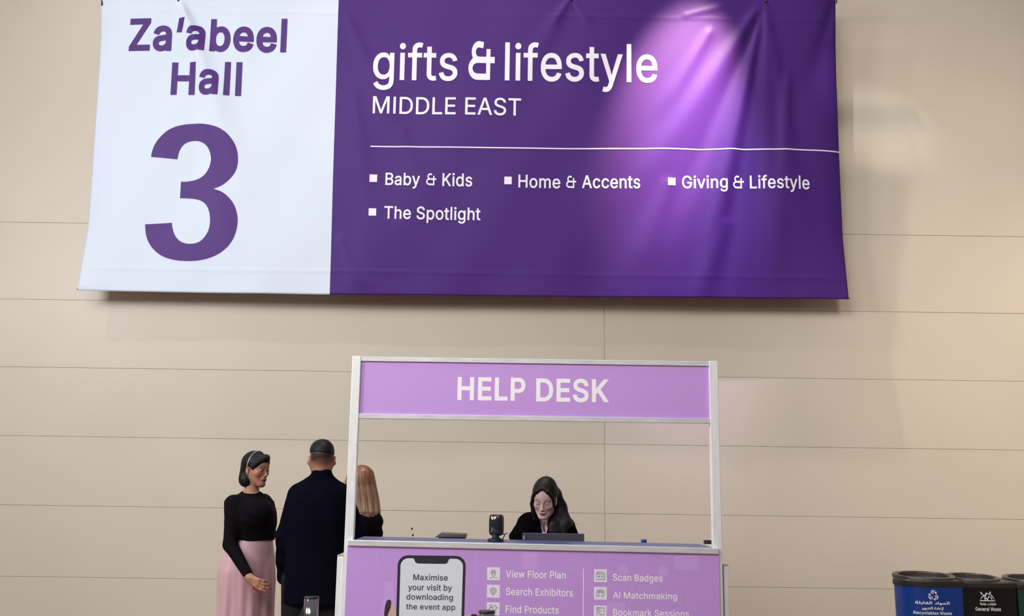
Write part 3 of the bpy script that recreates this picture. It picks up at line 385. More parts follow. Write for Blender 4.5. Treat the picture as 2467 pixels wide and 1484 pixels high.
Rp = [(2014, -20), (2015, 0), (2018, 180), (2026, 362), (2036, 580), (2044.5, 721)]
def edge_at(pts, v):
    ys = [p[1] for p in pts]; y = ys[0] + (ys[-1] - ys[0]) * v
    return float(np.interp(y, ys, [p[0] for p in pts])), y
NU, NV = 400, 170
V = []; xm = 0.3255
div = int(NU * xm)
for j in range(NV + 1):
    v = j / NV; xl, yl = edge_at(Lp, v); xr, yr = edge_at(Rp, v)
    xd = 815.5 + (794 - 815.5) * (yl / 708); yd = yl + (yr - yl) * 0.4 + (709.5 - (700 + 0.4 * 21)) * v
    for i in range(NU + 1):
        if i <= div: t = i / div; x = xl + (xd - xl) * t; y = yl + (yd - yl) * t
        else: t = (i - div) / (NU - div); x = xd + (xr - xd) * t; y = yd + (yr - yd) * t
        V.append(pb(x, y))
V = np.array(V); V[:, 1] = ysurf(V[:, 0], V[:, 2])
Fc = []; mi = []
for j in range(NV):
    for i in range(NU):
        a = j * (NU + 1) + i; Fc.append((a, a + NU + 1, a + NU + 2, a + 1)); mi.append(0 if i < div else 1)
OB = (float(V[:, 0].mean()), 7.95, 3.0)
banner = thing('hanging_banner', 'wide white and purple hall banner with a large numeral hung high on the wall', 'banner', OB)
fab = mk('fabric', V, Fc, [M_VWHITE, M_VPURP], banner, OB, True, mi)
so = fab.modifiers.new('thick', 'SOLIDIFY'); so.thickness = 0.0015; so.offset = -1
# bottom bar, eyelets and ties
e0 = V[NV * (NU + 1)]; e1 = V[NV * (NU + 1) + NU]
g = G(); row_ = V[NV * (NU + 1):NV * (NU + 1) + NU + 1]; g.tube([e0 + [-0.012, 0.010, 0.012]] + [q + [0, 0.010, 0.014] for q in row_[::10]] + [e1 + [0.014, 0.010, 0.012]], 0.006, 8)
g.mk('bottom_bar', mat('grey_bar', (0.3, 0.3, 0.3), 0.4, metal=0.5), banner, OB, True)
for px_ in (238, 430, 1375, 1845, 2016):
    p = pb(px_, 2); g = G(); p[1] = float(ysurf(p[0], p[2])) - 0.004
    g.tube([p + [0, 0, -0.012], p + [0.006, -0.006, 0.0], p + [0.0, 0, 0.03], p + [0.01, 0.05, 0.25]], 0.006, 8)
    g.mk('tie', M_BLACK, banner, OB, True)
g = G(); pa = pb(236, -20); pz = pb(2014, -20)
g.tube([pa + [-0.1, 0.06, 0.28], pz + [0.1, 0.06, 0.2]], 0.025, 10); g.mk('top_pipe', mat('grey_bar', (0.3, 0.3, 0.3)), banner, OB, True)

def banner_print(name, V2, F2, x0, x1, yb, yt, m, slope=0.0125, vb=None, vt=None, label=None):
    p = pb(x0, yb); W, Fx = print2d(V2, F2, x0, x1, yb, yt, slope, ybase(p[2]), vb, vt)
    W, Fx = subdivide2d(W, Fx, 0.035)
    W[:, 1] = ysurf(W[:, 0], W[:, 2]) - 0.0028
    o = mk(name, W, Fx, m, banner, OB, True)
    if label: o['label'] = label
    return o
def btext(s, x0, x1, yb, yt, m, bold=0.0, slope=0.0125, name='lettering'):
    V2, F2 = text2d(s, bold, (x1 - x0) / (yb - yt)); return banner_print(name, V2, F2, x0, x1, yb, yt, m, slope)
def bamp(x0, x1, yb, yt, wd=0.15):
    V2, F2 = ampersand(wd); banner_print('lettering', V2, F2, x0, x1, yb, yt, M_WPRINT, 0.020, 0.0, 0.98)
btext("Za\u2019abeel", 308.6, 689.5, 118.6, 49, M_PPRINT, 0.046)
btext('Hall', 410.8, 580.3, 225.3, 155.5, M_PPRINT, 0.046)
# the big numeral, drawn as one outline (pixel outline of its ink)
three = [(368, 757), (372, 735), (385, 700), (410, 665), (450, 630), (500, 609), (560, 600), (620, 600), (680, 612), (730, 640),
         (765, 680), (785, 725), (790, 775), (784, 815), (765, 850), (735, 880), (705, 900), (670, 913), (705, 925), (735, 945), (765, 980), (782, 1020), (788, 1065),
         (782, 1110), (765, 1155), (735, 1195), (690, 1228), (640, 1248), (590, 1258), (540, 1260), (480, 1255), (425, 1238), (385, 1210), (358, 1175),
         (343, 1135), (338, 1083), (467, 1075), (470, 1100), (482, 1135), (502, 1160), (530, 1174), (565, 1177), (600, 1168), (630, 1140), (648, 1105), (654, 1065),
         (650, 1025), (636, 992), (610, 970), (575, 960), (540, 957), (507, 956), (512, 877), (545, 876), (585, 868), (620, 850), (645, 820),
         (658, 785), (658, 750), (645, 715), (622, 692), (590, 681), (555, 684), (525, 700), (505, 730), (495, 769)]
P3 = np.array([(180 + x * .4985, y * .4985) for x, y in three])
def smooth_closed(pts, corners, n=4):
    out = []; N = len(pts)
    for i in range(N):
        p0, p1, p2, p3 = pts[i - 1], pts[i], pts[(i + 1) % N], pts[(i + 2) % N]
        if i in corners: p0 = p1
        if (i + 1) % N in corners: p3 = p2
        for k in range(n):
            t = k / n; out.append(0.5 * ((2 * p1) + (-p0 + p2) * t + (2 * p0 - 5 * p1 + 4 * p2 - p3) * t * t + (-p0 + 3 * p1 - 3 * p2 + p3) * t ** 3))
    return np.array(out)
P3 = smooth_closed(P3, {0, 17, 35, 36, 51, 52, 65})
W = np.array([pb(x, y) for x, y in P3])
V2, F2 = fill2d([[(q[0], q[2]) for q in W]]); V2 = np.stack([V2[:, 0], V2[:, 0] * 0, V2[:, 1]], 1)
W, Fx = subdivide2d(V2, F2, 0.035); W[:, 1] = ysurf(W[:, 0], W[:, 2]) - 0.0028
mk('numeral', W, Fx, M_PPRINT, banner, OB, True)
btext('gifts', 898, 1101.6, 191, 108, M_WPRINT, 0.014)
bamp(1128, 1191, 192, 103, 0.165)
btext('lifestyle', 1216, 1583.7, 193, 109, M_WPRINT, 0.014)
btext('MIDDLE EAST', 898, 1255, 273.7, 234, M_WPRINT, 0.010)
def bquad(x0, y0, x1, y1, sl=0.012, name='bullet'):
    V2 = np.array([(0, 0), (1, 0), (1, 1), (0, 1)], float); banner_print(name, V2, [(0, 1, 2, 3)], x0, x1, y1, y0, M_WPRINT, sl, 0, 1)
bquad(893, 352.2, 2027, 355.0, 0.0079, 'rule')
for q_ in [(890.7, 421.8, 908.7, 439.6), (1214.8, 426, 1232.7, 444), (1609, 429, 1627, 447), (888.7, 503.6, 906.7, 521)]: bquad(*q_)
for s, x0, x1, yb, yt in [('Baby', 928.6, 1012, 446, 417.8), ('Kids', 1065.7, 1137.5, 448, 418.8), ('Home', 1248.7, 1350, 451, 421.8),
                          ('Accents', 1402, 1542, 452, 422.5), ('Giving', 1643.4, 1752, 453, 424), ('Lifestyle', 1806, 1950, 454.5, 425),
                          ('The Spotlight', 926, 1157.5, 527.5, 498.6)]:
    btext(s, x0, x1, yb, yt, M_WPRINT, 0.020, 0.0125)
for a in [(1026.8, 1050.8, 447, 419), (1364, 1388, 451.7, 422.8), (1766, 1792, 454, 424)]: bamp(*a, 0.14)

# ------------------------------------------------------------------ help desk
YD = 5.30
OD = (0.13, YD, 0.0)
desk = thing('help_desk', 'purple help desk counter with aluminium posts and a lettered header board', 'desk', OD)
def wx(px, py, Y=YD): return P(px, py, Y)[0]
def wz(px, py, Y=YD): return P(px, py, Y)[2]
xL0, xL1 = wx(847, 900), wx(868, 900); xR0, xR1 = wx(1709, 900), wx(1730, 900)
ztop = 2.130
for x0, x1 in ((xL0, xL1), (xR0, xR1)):
    g = G(); g.box(x0, x1, YD, YD + 0.045, 0, ztop)
    g.mk('post', M_ALU, desk, OD, bevel=0.003)
    g = G(); g.box(x0, x1, YD + 0.355, YD + 0.40, 0, 1.10); g.mk('post', M_ALU, desk, OD, bevel=0.003)
zh = [wz(1290, y) for y in (864.5, 875.5, 1002.0, 1014)]
g = G(); g.box(xL1, xR0, YD + 0.004, YD + 0.040, zh[1], zh[0]); g.mk('header_rail', M_ALUH, desk, OD, bevel=0.002)
g = G(); g.box(xL1, xR0, YD + 0.004, YD + 0.040, zh[3], zh[2]); g.mk('header_rail', M_ALUH, desk, OD, bevel=0.002)
g = G(); g.box(xL1, xR0, YD + 0.014, YD + 0.030, zh[2], zh[1]); hb = g.mk('header_board', M_LILAC, desk, OD)
def dprint(name, V2, F2, x0, x1, yb, yt, m, parent, slope=0.0222, off=0.0015, vb=None, vt=None, Y=YD - 0.012):
    W, Fx = print2d(V2, F2, x0, x1, yb, yt, slope, Y - off * .4, vb, vt); return mk(name, W, Fx, m, parent, OD)
def dtext(s, x0, x1, yb, yt, m, parent, bold=0.0, slope=0.0222, off=0.0015, Y=YD - 0.012):
    V2, F2 = text2d(s, bold, (x1 - x0) / (yb - yt)); return dprint('lettering', V2, F2, x0, x1, yb, yt, m, parent, slope, off, None, None, Y)
dtext('HELP', 1101.6, 1265.6, 961.6, 910, M_LTXT, hb, 0.04, 0.014, 0.0015, YD + 0.014)
dtext('DESK', 1291.5, 1467, 965, 913.5, M_LTXT, hb, 0.04, 0.014, 0.0015, YD + 0.014)
# counter: trim, top and panels (the slab dips slightly to the right, as it does in the photo)
cx0, cx1 = wx(839.5, 1308), wx(1729.5, 1328)
zt0, zt1 = wz(839.5, 1300.5, YD - 0.025), wz(1729.5, 1320.7, YD - 0.025); zb0, zb1 = wz(839.5, 1314.8, YD - 0.025), wz(1729.5, 1334.8, YD - 0.025)
def slab(g, x0, x1, y0, y1, d0, d1, mi=0):   # a board whose height follows the dip; d0/d1 below the top line
    t = lambda x, d: zt0 + (zt1 - zt0) * (x - cx0) / (cx1 - cx0) - d
    g.hexa([(x0, y0, t(x0, d1)), (x1, y0, t(x1, d1)), (x1, y1, t(x1, d1)), (x0, y1, t(x0, d1)),
            (x0, y0, t(x0, d0)), (x1, y0, t(x1, d0)), (x1, y1, t(x1, d0)), (x0, y1, t(x0, d0))], mi)
g = G(); slab(g, cx0, cx1, YD - 0.025, YD - 0.001, 0, zt0 - zb0); g.mk('front_trim', M_ALUH, desk, OD, bevel=0.003)
g = G(); slab(g, xL1 + 0.001, xR0 - 0.001, YD - 0.001, YD + 0.36, 0.001, 0.025); g.mk('counter_top', M_TOP, desk, OD, bevel=0.002)
zfb = 0.06
g = G(); xa, xb = wx(834.5, 1400), wx(1732, 1400)
g.hexa([(xa, YD - 0.012, zfb), (xb, YD - 0.012, zfb), (xb, YD - 0.001, zfb), (xa, YD - 0.001, zfb),
        (xa, YD - 0.012, zb0), (xb, YD - 0.012, zb1), (xb, YD - 0.001, zb1), (xa, YD - 0.001, zb0)])
front = g.mk('front_panel', M_LILAC, desk, OD)
for x0 in (xL0 + 0.014, xR1 - 0.030):
    g = G(); g.box(x0, x0 + 0.016, YD + 0.045, YD + 0.355, 0.05, 1.09); g.mk('side_panel', M_LILAC, desk, OD)
# lower wings running back on either side of the counter
for sgn, pxo, pxi, pyt in ((-1, 808, 823, 1341), (1, 1756.5, 1745, 1364)):
    Yw = YD + 0.02
    x0, x1 = sorted((wx(pxo, 1440, Yw), wx(pxi, 1440, Yw))); zt = wz(pxi, pyt, Yw)
    g = G(); g.box(x0, x1, Yw, Yw + 0.035, 0, zt); g.mk('wing_post', M_ALU, desk, OD, bevel=0.003)
    g = G(); g.box(x0, x1, Yw + 0.60, Yw + 0.635, 0, zt); g.mk('wing_post', M_ALU, desk, OD, bevel=0.003)
    a, b = (x1, xL0) if sgn < 0 else (xR1, x0)
    g = G(); g.box(min(a, b), max(a, b), Yw + 0.01, Yw + 0.60, 0.05, zt - 0.012); g.mk('wing_panel', mat('wing_board', (0.30, 0.27, 0.26), 0.5), desk, OD)
    g = G(); g.box(min(x0, a, b), max(x1, a, b), Yw, Yw + 0.635, zt, zt + 0.008); g.mk('wing_top', mat('beige_wing_top', (0.46, 0.39, 0.31), 0.5), desk, OD)
# inner work surface behind the counter
ZI = 0.985
g = G(); g.box(xL1 + 0.002, xR0 - 0.002, YD + 0.402, YD + 0.62, ZI - 0.03, ZI); g.mk('inner_worktop', M_TOP, desk, OD, bevel=0.002)
for xx in (xL1 + 0.02, xR0 - 0.06):
    g = G(); g.box(xx, xx + 0.04, YD + 0.56, YD + 0.60, 0, ZI - 0.03); g.mk('leg', M_ALU, desk, OD)

# --- artwork on the front panel
def prect(x0, y0, x1, y1, m, off, slope=0.0222, name='print'):
    return dprint(name, np.array([(0, 0), (1, 0), (1, 1), (0, 1)], float), [(0, 1, 2, 3)], x0, x1, y1, y0, m, front, slope, off, 0, 1)
def ppoly(pts, m, off, name):
    W = np.array([P(x, y, YD - 0.012 - off * .4) for x, y in pts]); return mk(name, W, [tuple(range(len(W)))[::-1]], m, front, OD)
def rrect(x0, y0, x1, y1, r, sl, lean=-0.03, top=True):
    p = [(x0, y1)]
    p += [(x0 + r + r * math.cos(math.radians(a)), y0 + r - r * math.sin(math.radians(a))) for a in range(180, 89, -9)]
    p += [(x1 - r + r * math.cos(math.radians(a)), y0 + r - r * math.sin(math.radians(a))) for a in range(90, -1, -9)]
    p += [(x1, y1)]
    return [(x + lean * (y - 1400), y + sl * (x - x0)) for x, y in p]
# pale line pattern and shapes printed into the lilac
for (x0, y0, x1, y1) in [(893.5, 1318, 895.2, 1700), (1138, 1325, 1139.3, 1700), (1164, 1327, 1165.2, 1700), (1428, 1331, 1429.2, 1370), (1716, 1337, 1718, 1700),
                         (1442, 1331, 1443.2, 1365), (1259, 1330, 1297, 1372), (896.5, 1388, 955, 1389), (1195, 1366, 1255, 1367), (1215, 1405, 1385, 1406.2),
                         (1600, 1403, 1715, 1404.2), (1625, 1338, 1683, 1372), (1463, 1450, 1508, 1700), (1660, 1378, 1661, 1400)]:
    prect(x0, y0, x1, y1, M_LILACP, 0.0006 + 0.0006 * (y1 - y0 < 3), name='pattern_print')
for cx_, cy_ in ((1502, 1372), (1597, 1376)):
    ppoly([(cx_ + 13 * math.cos(t / 12 * math.pi), cy_ - 13 * math.sin(t / 12 * math.pi)) for t in range(24)], M_LILACP, 0.0008, 'pattern_print')
def pstroke(paths, wpx, m, off, name='icon_drawing', parent=None):
    V2, F2 = stroke2d([[(x, -y) for x, y in p] for p in paths], wpx)
    W = np.array([P(x, -y, YD - 0.012 - off * .4) for x, y in V2]); return mk(name, W, F2, m, parent or front, OD)
pstroke([[(1500, 1330), (1503, 1345), (1504, 1360)], [(1590, 1333), (1604, 1344), (1609, 1362)], [(1510, 1345), (1545, 1340), (1580, 1337)],
         [(1330, 1372), (1375, 1369), (1395, 1378), (1402, 1392)], [(1638, 1420), (1640, 1470)], [(1600, 1480), (1638, 1462)], [(1650, 1455), (1690, 1478)],
         [(1410, 1400), (1416, 1425)]], 1.6, M_LILACP, 0.0008, 'pattern_print')
dtext('BABY & KIDS', 1448, 1586, 1421, 1407, M_LILACP, front, 0, 0.0222, 0.0007)
ppoly([(918, 1484), (919, 1455), (924, 1440), (928, 1402), (946, 1403), (950, 1440), (955, 1484), (952, 1700), (915, 1700)], M_LILACP, 0.0008, 'pattern_print')
# phone picture
phone = ppoly(rrect(957, 1337.5, 1120.5, 1690, 24, 0.012), M_DARK, 0.0024, 'phone_picture')
ppoly(rrect(963.8, 1344.6, 1114.2, 1680, 19, 0.012), M_SCREEN, 0.0032, 'phone_screen_picture')
n0, n1 = 998.5, 1080.5
nt_ = [(n0 - 3, 1343.5), (n0 - 3, 1345.6), (n0 - 0.5, 1347.2), (n0 + 0.5, 1351), (n0 + 3, 1355.5), (n0 + 8, 1357.6), (n1 - 8, 1358.6), (n1 - 3, 1356.8), (n1 - 0.5, 1352), (n1 + 0.5, 1348.4), (n1 + 3, 1346.8), (n1 + 3, 1344.5)]
ppoly(nt_, M_DARK, 0.0040, 'phone_notch_picture')
ppoly([(1034, 1350), (1048, 1350.3), (1048, 1352), (1034, 1351.7)], mat('notch_grey', (0.05, 0.05, 0.06)), 0.0046, 'speaker_slot_picture')
for s, x0, x1, yb, yt in [('Maximise', 995.5, 1078.5, 1397.2, 1383.7), ('your visit by', 983, 1088.6, 1421.4, 1407.6), ('downloading', 979, 1091, 1444, 1430.8), ('the event app', 978, 1096.4, 1467.5, 1454.6)]:
    dtext(s, x0, x1, yb, yt, M_INK, front, 0.02, 0.0175, 0.0045)
M_FLESH = mat('printed_skin', lin(212, 178, 165), 0.5); M_NAIL = mat('printed_dark_nail', lin(66, 46, 56), 0.4)
ppoly([(926.5, 1700), (925.5, 1484), (928, 1462), (932, 1449), (937, 1444.5), (942.5, 1447.5), (948, 1456), (953, 1470), (956, 1490), (957, 1700)], M_FLESH, 0.0016, 'thumb_picture')
ppoly([(925.2, 1500), (925.5, 1478), (928, 1459), (932, 1447), (937, 1444.2), (941.5, 1446), (942.8, 1452), (941, 1464), (936, 1477), (931, 1490), (930, 1500)], M_NAIL, 0.0022, 'thumb_nail_picture')
ppoly([(1119, 1484), (1124, 1481), (1135, 1480), (1150, 1484), (1152, 1496), (1119, 1500)], M_FLESH, 0.0044, 'finger_picture')
ppoly([(1134, 1483), (1138, 1479.5), (1145, 1479), (1151, 1483), (1151, 1492), (1138, 1490)], M_NAIL, 0.0050, 'finger_nail_picture')
# feature lists
prect(1404.2, 1370, 1406.2, 1700, M_LTXT, 0.0014, 0, 'divider_line')
M_TILE = mat('white_icon_tile', (0.90, 0.86, 0.96), 0.4); M_LINE = mat('grey_icon_line', (0.16, 0.15, 0.20), 0.5)
for s, x0, x1, yb, yt in [('View Floor Plan', 1218.6, 1362.6, 1390.6, 1374), ('Search Exhibitors', 1218.3, 1380.5, 1433.2, 1416.3), ('Find Products', 1218.3, 1346, 1475.6, 1459),
                          ('Scan Badges', 1476.4, 1596.5, 1398.8, 1382.6), ('AI Matchmaking', 1476.4, 1631.5, 1441, 1426), ('Bookmark Sessions', 1477.3, 1660, 1483, 1467)]:
    dtext(s, x0, x1, yb, yt, M_LTXT, front, 0.02, 0.0222, 0.0014)
circ = lambda cx, cy, rx, ry, a0=0, a1=360, n=18: arc(cx, cy, rx, ry, a0, a1, n)
icons = [
    (1173.3, 1366.3, [circ(15.5, 12, 5.8, 5.8, 130, 410), [(10.8, 15.5), (15.5, 24), (20.2, 15.5)], circ(15.5, 12, 3.2, 3.2), [(6.5, 25.5), (13, 25)], [(18, 25), (25.5, 25.5)], [(13.5, 13), (15.5, 11), (17.5, 13)]]),
    (1172.8, 1408.6, [circ(15.5, 14, 7.4, 7.4), circ(15.5, 14, 4.4, 4.4), [(13.2, 21.2), (15.5, 25.5), (17.8, 21.2)], [(14, 15.5), (16, 12), (17.5, 15.5)]]),
    (1172.4, 1450.8, [circ(10.5, 9, 3, 3.4), circ(10.5, 18, 5.5, 5, 180, 360), [(16, 8), (16, 14)], circ(21, 8, 1.6, 1.6), circ(24.5, 13, 1.6, 1.6), circ(21, 18, 1.6, 1.6), [(7, 24), (24, 24)]]),
    (1431.2, 1371.2, [[(6, 11), (8, 6.5), (23, 6.5), (25.5, 11), (25.5, 24.5), (6, 24.5), (6, 11), (25.5, 11)], [(9.5, 20), (12, 14), (14.5, 20)], [(17, 16), (23, 16)], [(17, 19), (23, 19)], [(10.5, 18), (13.5, 18)]]),
    (1430.8, 1413.4, [[(6.5, 14), (6.5, 20), (10, 24.5)], circ(9.5, 11, 2.6, 2.8), [(11.5, 13.5), (12.5, 19), (11, 24)], circ(15.7, 9, 2.6, 2.8), [(12.5, 14), (15.7, 12.2), (19, 14)], circ(22, 11, 2.6, 2.8), [(20, 13.5), (19, 19), (20.5, 24)], [(25, 14), (25, 20), (21.5, 24.5)]]),
    (1430.6, 1458.2, [[(7, 12), (7, 6), (25, 6), (25, 19)], circ(10.5, 11.5, 2.8, 3), [(6.5, 24), (8, 17), (13, 17), (15, 22), (24, 22), (24, 27)], [(14, 13), (19, 13)]]),
]
for ix, iy, paths in icons:
    t = prect(ix, iy, ix + 31, iy + 31, M_TILE, 0.0014, name='icon_tile')
    pstroke([[(ix + x, iy + y + 0.022 * x) for x, y in p] for p in paths], 1.15, M_LINE, 0.0020, 'icon_drawing')

# ------------------------------------------------------------------ things on the counter
def ztop_at(x): return zt0 + (zt1 - zt0) * (x - cx0) / (cx1 - cx0)
# barcode scanner
Ysn = YD + 0.16; p = P(1194, 1300, Ysn); xs_ = p[0]; zs_ = ztop_at(xs_) - 0.001; k = 1 / 430.0
OS = (xs_, Ysn, zs_)
scn = thing('barcode_scanner', 'black hands-free barcode scanner with a glossy window standing on the help desk counter', 'scanner', OS)
def ovring(cx, cy, z, rx, ry, n=28, pw=2.6, ang=0.0):
    out = []
    for i in range(n):
        t = 2 * math.pi * i / n; c, s = math.cos(t), math.sin(t)
        x = rx * math.copysign(abs(c) ** (2 / pw), c); y = ry * math.copysign(abs(s) ** (2 / pw), s)
        out.append((cx + x * math.cos(ang) - y * math.sin(ang), cy + x * math.sin(ang) + y * math.cos(ang), z))
    return out
g = G(); g.rings([ovring(xs_, Ysn, zs_ + a, r_, r_ * .9, pw=2) for a, r_ in ((0, .043), (.008, .045), (.014, .040), (.018, .022), (.03, .018), (.036, .024))])
g.mk('base', M_BLACK, scn, OS, True)
hz = 0.105
rs = []
for a, f_ in ((.030, .62), (.036, .86), (.046, .97), (.06, 1), (.09, 1), (.115, 1), (.13, .97), (.139, .88), (.143, .66)):
    rs.append(ovring(xs_ + 0.003, Ysn + 0.006, zs_ + a, .0395 * f_, .030 * f_, ang=-0.25, pw=3.2))
g = G(); g.rings(rs); g.mk('housing', M_BLACK, scn, OS, True)
def winpt(u, v):   # bulged oval window on the front of the housing
    x = -0.004 + u * .029; z = .088 + v * .045; y = -.026 - .016 * (1 - u * u * .8) * (1 - v * v * .5)
    ca, sa = math.cos(-0.25), math.sin(-0.25)
    return (xs_ + .003 + x * ca - y * sa, Ysn + .006 + x * sa + y * ca, zs_ + z)
n_ = 12; Vw = []; Fw = []
for i in range(n_ + 1):
    for j in range(n_ + 1):
        a, b = i / n_ * 2 - 1, j / n_ * 2 - 1
        u = a * math.sqrt(1 - b * b / 3.2); v = b * math.sqrt(1 - a * a / 3.2); Vw.append(winpt(u, v))
for i in range(n_):
    for j in range(n_): a = i * (n_ + 1) + j; Fw.append((a, a + n_ + 1, a + n_ + 2, a + 1))
mk('window', Vw, Fw, M_BGLOSS, scn, OS, True)
g = G(); q0 = np.array([xs_ + .035, Ysn + .015, zs_ + .038]); g.tube([q0, q0 + [.014, 0, .0], q0 + [.028, .01, .006]], .0025, 8)
g.tube([q0 + [.016, .002, .001], q0 + [.008, .01, -.018], q0 + [.0, .015, -.034]], .0025, 8); g.mk('cable', M_BLACK, scn, OS, True)
# laptops
def laptop(name, label, x0, x1, ytop, Ybk, lean, m, group=None):
    """open laptop seen from behind: lid towards the camera"""
    pl, pr = P(x0, ytop, Ybk), P(x1, ytop + (x1 - x0) * 0.012, Ybk)
    z0 = ZI; wdt = pr[0] - pl[0]; ht = (pl[2] + pr[2]) / 2 - z0; O = ((pl[0] + pr[0]) / 2, Ybk + lean, z0)
    t = thing(name, label, 'laptop', O, group)
    a, b = pl[0], pr[0]
    g = G(); g.hexa([(a, Ybk + lean - .008, z0 + .012), (b, Ybk + lean - .008, z0 + .012), (b, Ybk + lean, z0 + .012), (a, Ybk + lean, z0 + .012),
                     (a, Ybk - .008, z0 + ht), (b, Ybk - .008, z0 + ht), (b, Ybk, z0 + ht), (a, Ybk, z0 + ht)])
    g.mk('lid', m, t, O, bevel=.003)
    g = G(); g.box(a + .003, b - .003, Ybk + lean, Ybk + lean + .13, z0 + .001, z0 + .016); g.mk('keyboard_base', m, t, O, bevel=.003)
    g = G(); g.tube([(a + .05, Ybk + lean, z0 + .013), (b - .05, Ybk + lean, z0 + .013)], .007, 8); g.mk('hinge', M_BLACK, t, O, True)
    return t, O, a, b, z0 + ht
M_LID = mat('dark_grey_laptop_lid', lin(84, 80, 92), 0.4, spec=0.5)
t, O, a, b, zz = laptop('laptop', 'dark grey laptop in front of the receptionist behind the counter', 1258.5, 1407.5, 1283.6, YD + 0.425, 0.045, M_LID)
g = G(); g.box(a + .004, a + .015, YD + .4155, YD + .4180, zz - .036, zz - .016); o = g.mk('sticker', mat('grey_label', lin(150, 140, 150), 0.5), t, O)
O2 = P(1085, 1290, YD + 0.50); O2[2] = ZI
t = thing('receipt_printer', 'low black sloping device lying on the worktop behind the counter', 'device', tuple(O2))
pts = [P(1047, 1294.5, YD + .46), P(1123, 1295.5, YD + .46), P(1123, 1287.3, YD + .47), P(1061, 1284.6, YD + .47)]
g = G(); B0 = [np.array(q) for q in pts]; bk = [q + [0, .15, 0] for q in B0]
g.add(B0 + bk, [(0, 1, 2, 3), (7, 6, 5, 4), (0, 4, 5, 1), (1, 5, 6, 2), (2, 6, 7, 3), (3, 7, 4, 0)])
g.mk('lid', mat('black_lid', lin(44, 38, 46), 0.35), t, tuple(O2), bevel=.002)
g = G(); g.box(B0[0][0] + .02, B0[1][0] - .005, YD + .48, YD + .60, ZI + .001, B0[0][2] + .001); g.mk('body', M_BLACK, t, tuple(O2), bevel=.003)
# pen on a stand
O3 = P(993, 1290, YD + .43); O3[2] = ZI
t = thing('pen', 'thin pen upright in a small holder behind the counter near the red-haired woman', 'pen', tuple(O3))
pt = P(992.5, 1273.5, YD + .43); pm = P(994.5, 1289, YD + .43)
g = G(); g.tube([(pm[0], pm[1], ZI + .03), (pm[0], pm[1], pm[2]), pt], .0016, 8); g.mk('barrel', mat('pale_pen', lin(190, 175, 160)), t, tuple(O3), True)
for q, r_ in ((pt, .0055), (pm, .0055)):
    g = G(); g.tube([q + [0, 0, -.006], q + [0, 0, -.003], q + [0, 0, .003], q + [0, 0, .006]], [r_ * .4, r_, r_, r_ * .4], 10); g.mk('cap', M_BLACK, t, tuple(O3), True)
g = G(); g.tube([(pm[0], pm[1], ZI), (pm[0], pm[1], ZI + .06)], .018, 14); g.mk('holder', M_BLACK, t, tuple(O3))
# bottle whose blue cap shows above the counter
q = P(1551, 1299, YD + .47); O4 = (q[0], YD + .47, ZI); hb_ = q[2] - ZI
t = thing('water_bottle', 'clear water bottle with a blue cap, only the cap showing above the counter', 'bottle', O4)
M_PET = mat('clear_plastic', (0.75, 0.82, 0.86), 0.1, spec=0.6); M_PET.node_tree.nodes['Principled BSDF'].inputs['Transmission Weight'].default_value = 0.9
g = G(); g.rings([ovring(q[0], YD + .47, ZI + z_, r_, r_, 24, 2) for z_, r_ in ((0, .026), (.004, .030), (hb_ * .55, .030), (hb_ * .75, .024), (hb_ - .022, .013), (hb_ - .014, .013))]); g.mk('body', M_PET, t, O4, True)
g = G(); g.rings([ovring(q[0], YD + .47, ZI + z_, r_, r_, 24, 2) for z_, r_ in ((hb_ - .018, .0165), (hb_ - .001, .0165), (hb_, .0150))]); g.mk('cap', mat('blue_cap', lin(52, 82, 160), 0.4), t, O4, True)
# small black terminal and card at the right end
q0 = P(1696, 1308, YD + .34); q1 = P(1713, 1300, YD + .34); O5 = ((q0[0] + q1[0]) / 2, YD + .33, ztop_at(q1[0]))
t = thing('desk_clock', 'tiny black box with a dim display at the right end of the counter', 'device', O5)
g = G(); g.box(q0[0], q1[0], YD + .32, YD + .355, O5[2], O5[2] + .022); g.mk('housing', mat('dark_brown_plastic', lin(34, 20, 22), 0.4), t, O5, bevel=.002)
g = G(); g.box(q0[0] + .006, q0[0] + .014, YD + .319, YD + .32, O5[2] + .007, O5[2] + .013); g.box(q0[0] + .02, q0[0] + .030, YD + .319, YD + .32, O5[2] + .009, O5[2] + .012); g.mk('display', mat('dim_display', lin(110, 80, 80)), t, O5)
g = G(); xc = q0[0] + .015; g.box(xc - .022, xc + .020, YD + .12, YD + .30, ztop_at(xc) - .0005, ztop_at(xc) + .002)
tag(g.mk('card', mat('white_card', lin(205, 200, 205), 0.5), None, (0, 0, 0)), 'white card lying flat on the right end of the counter', 'card')

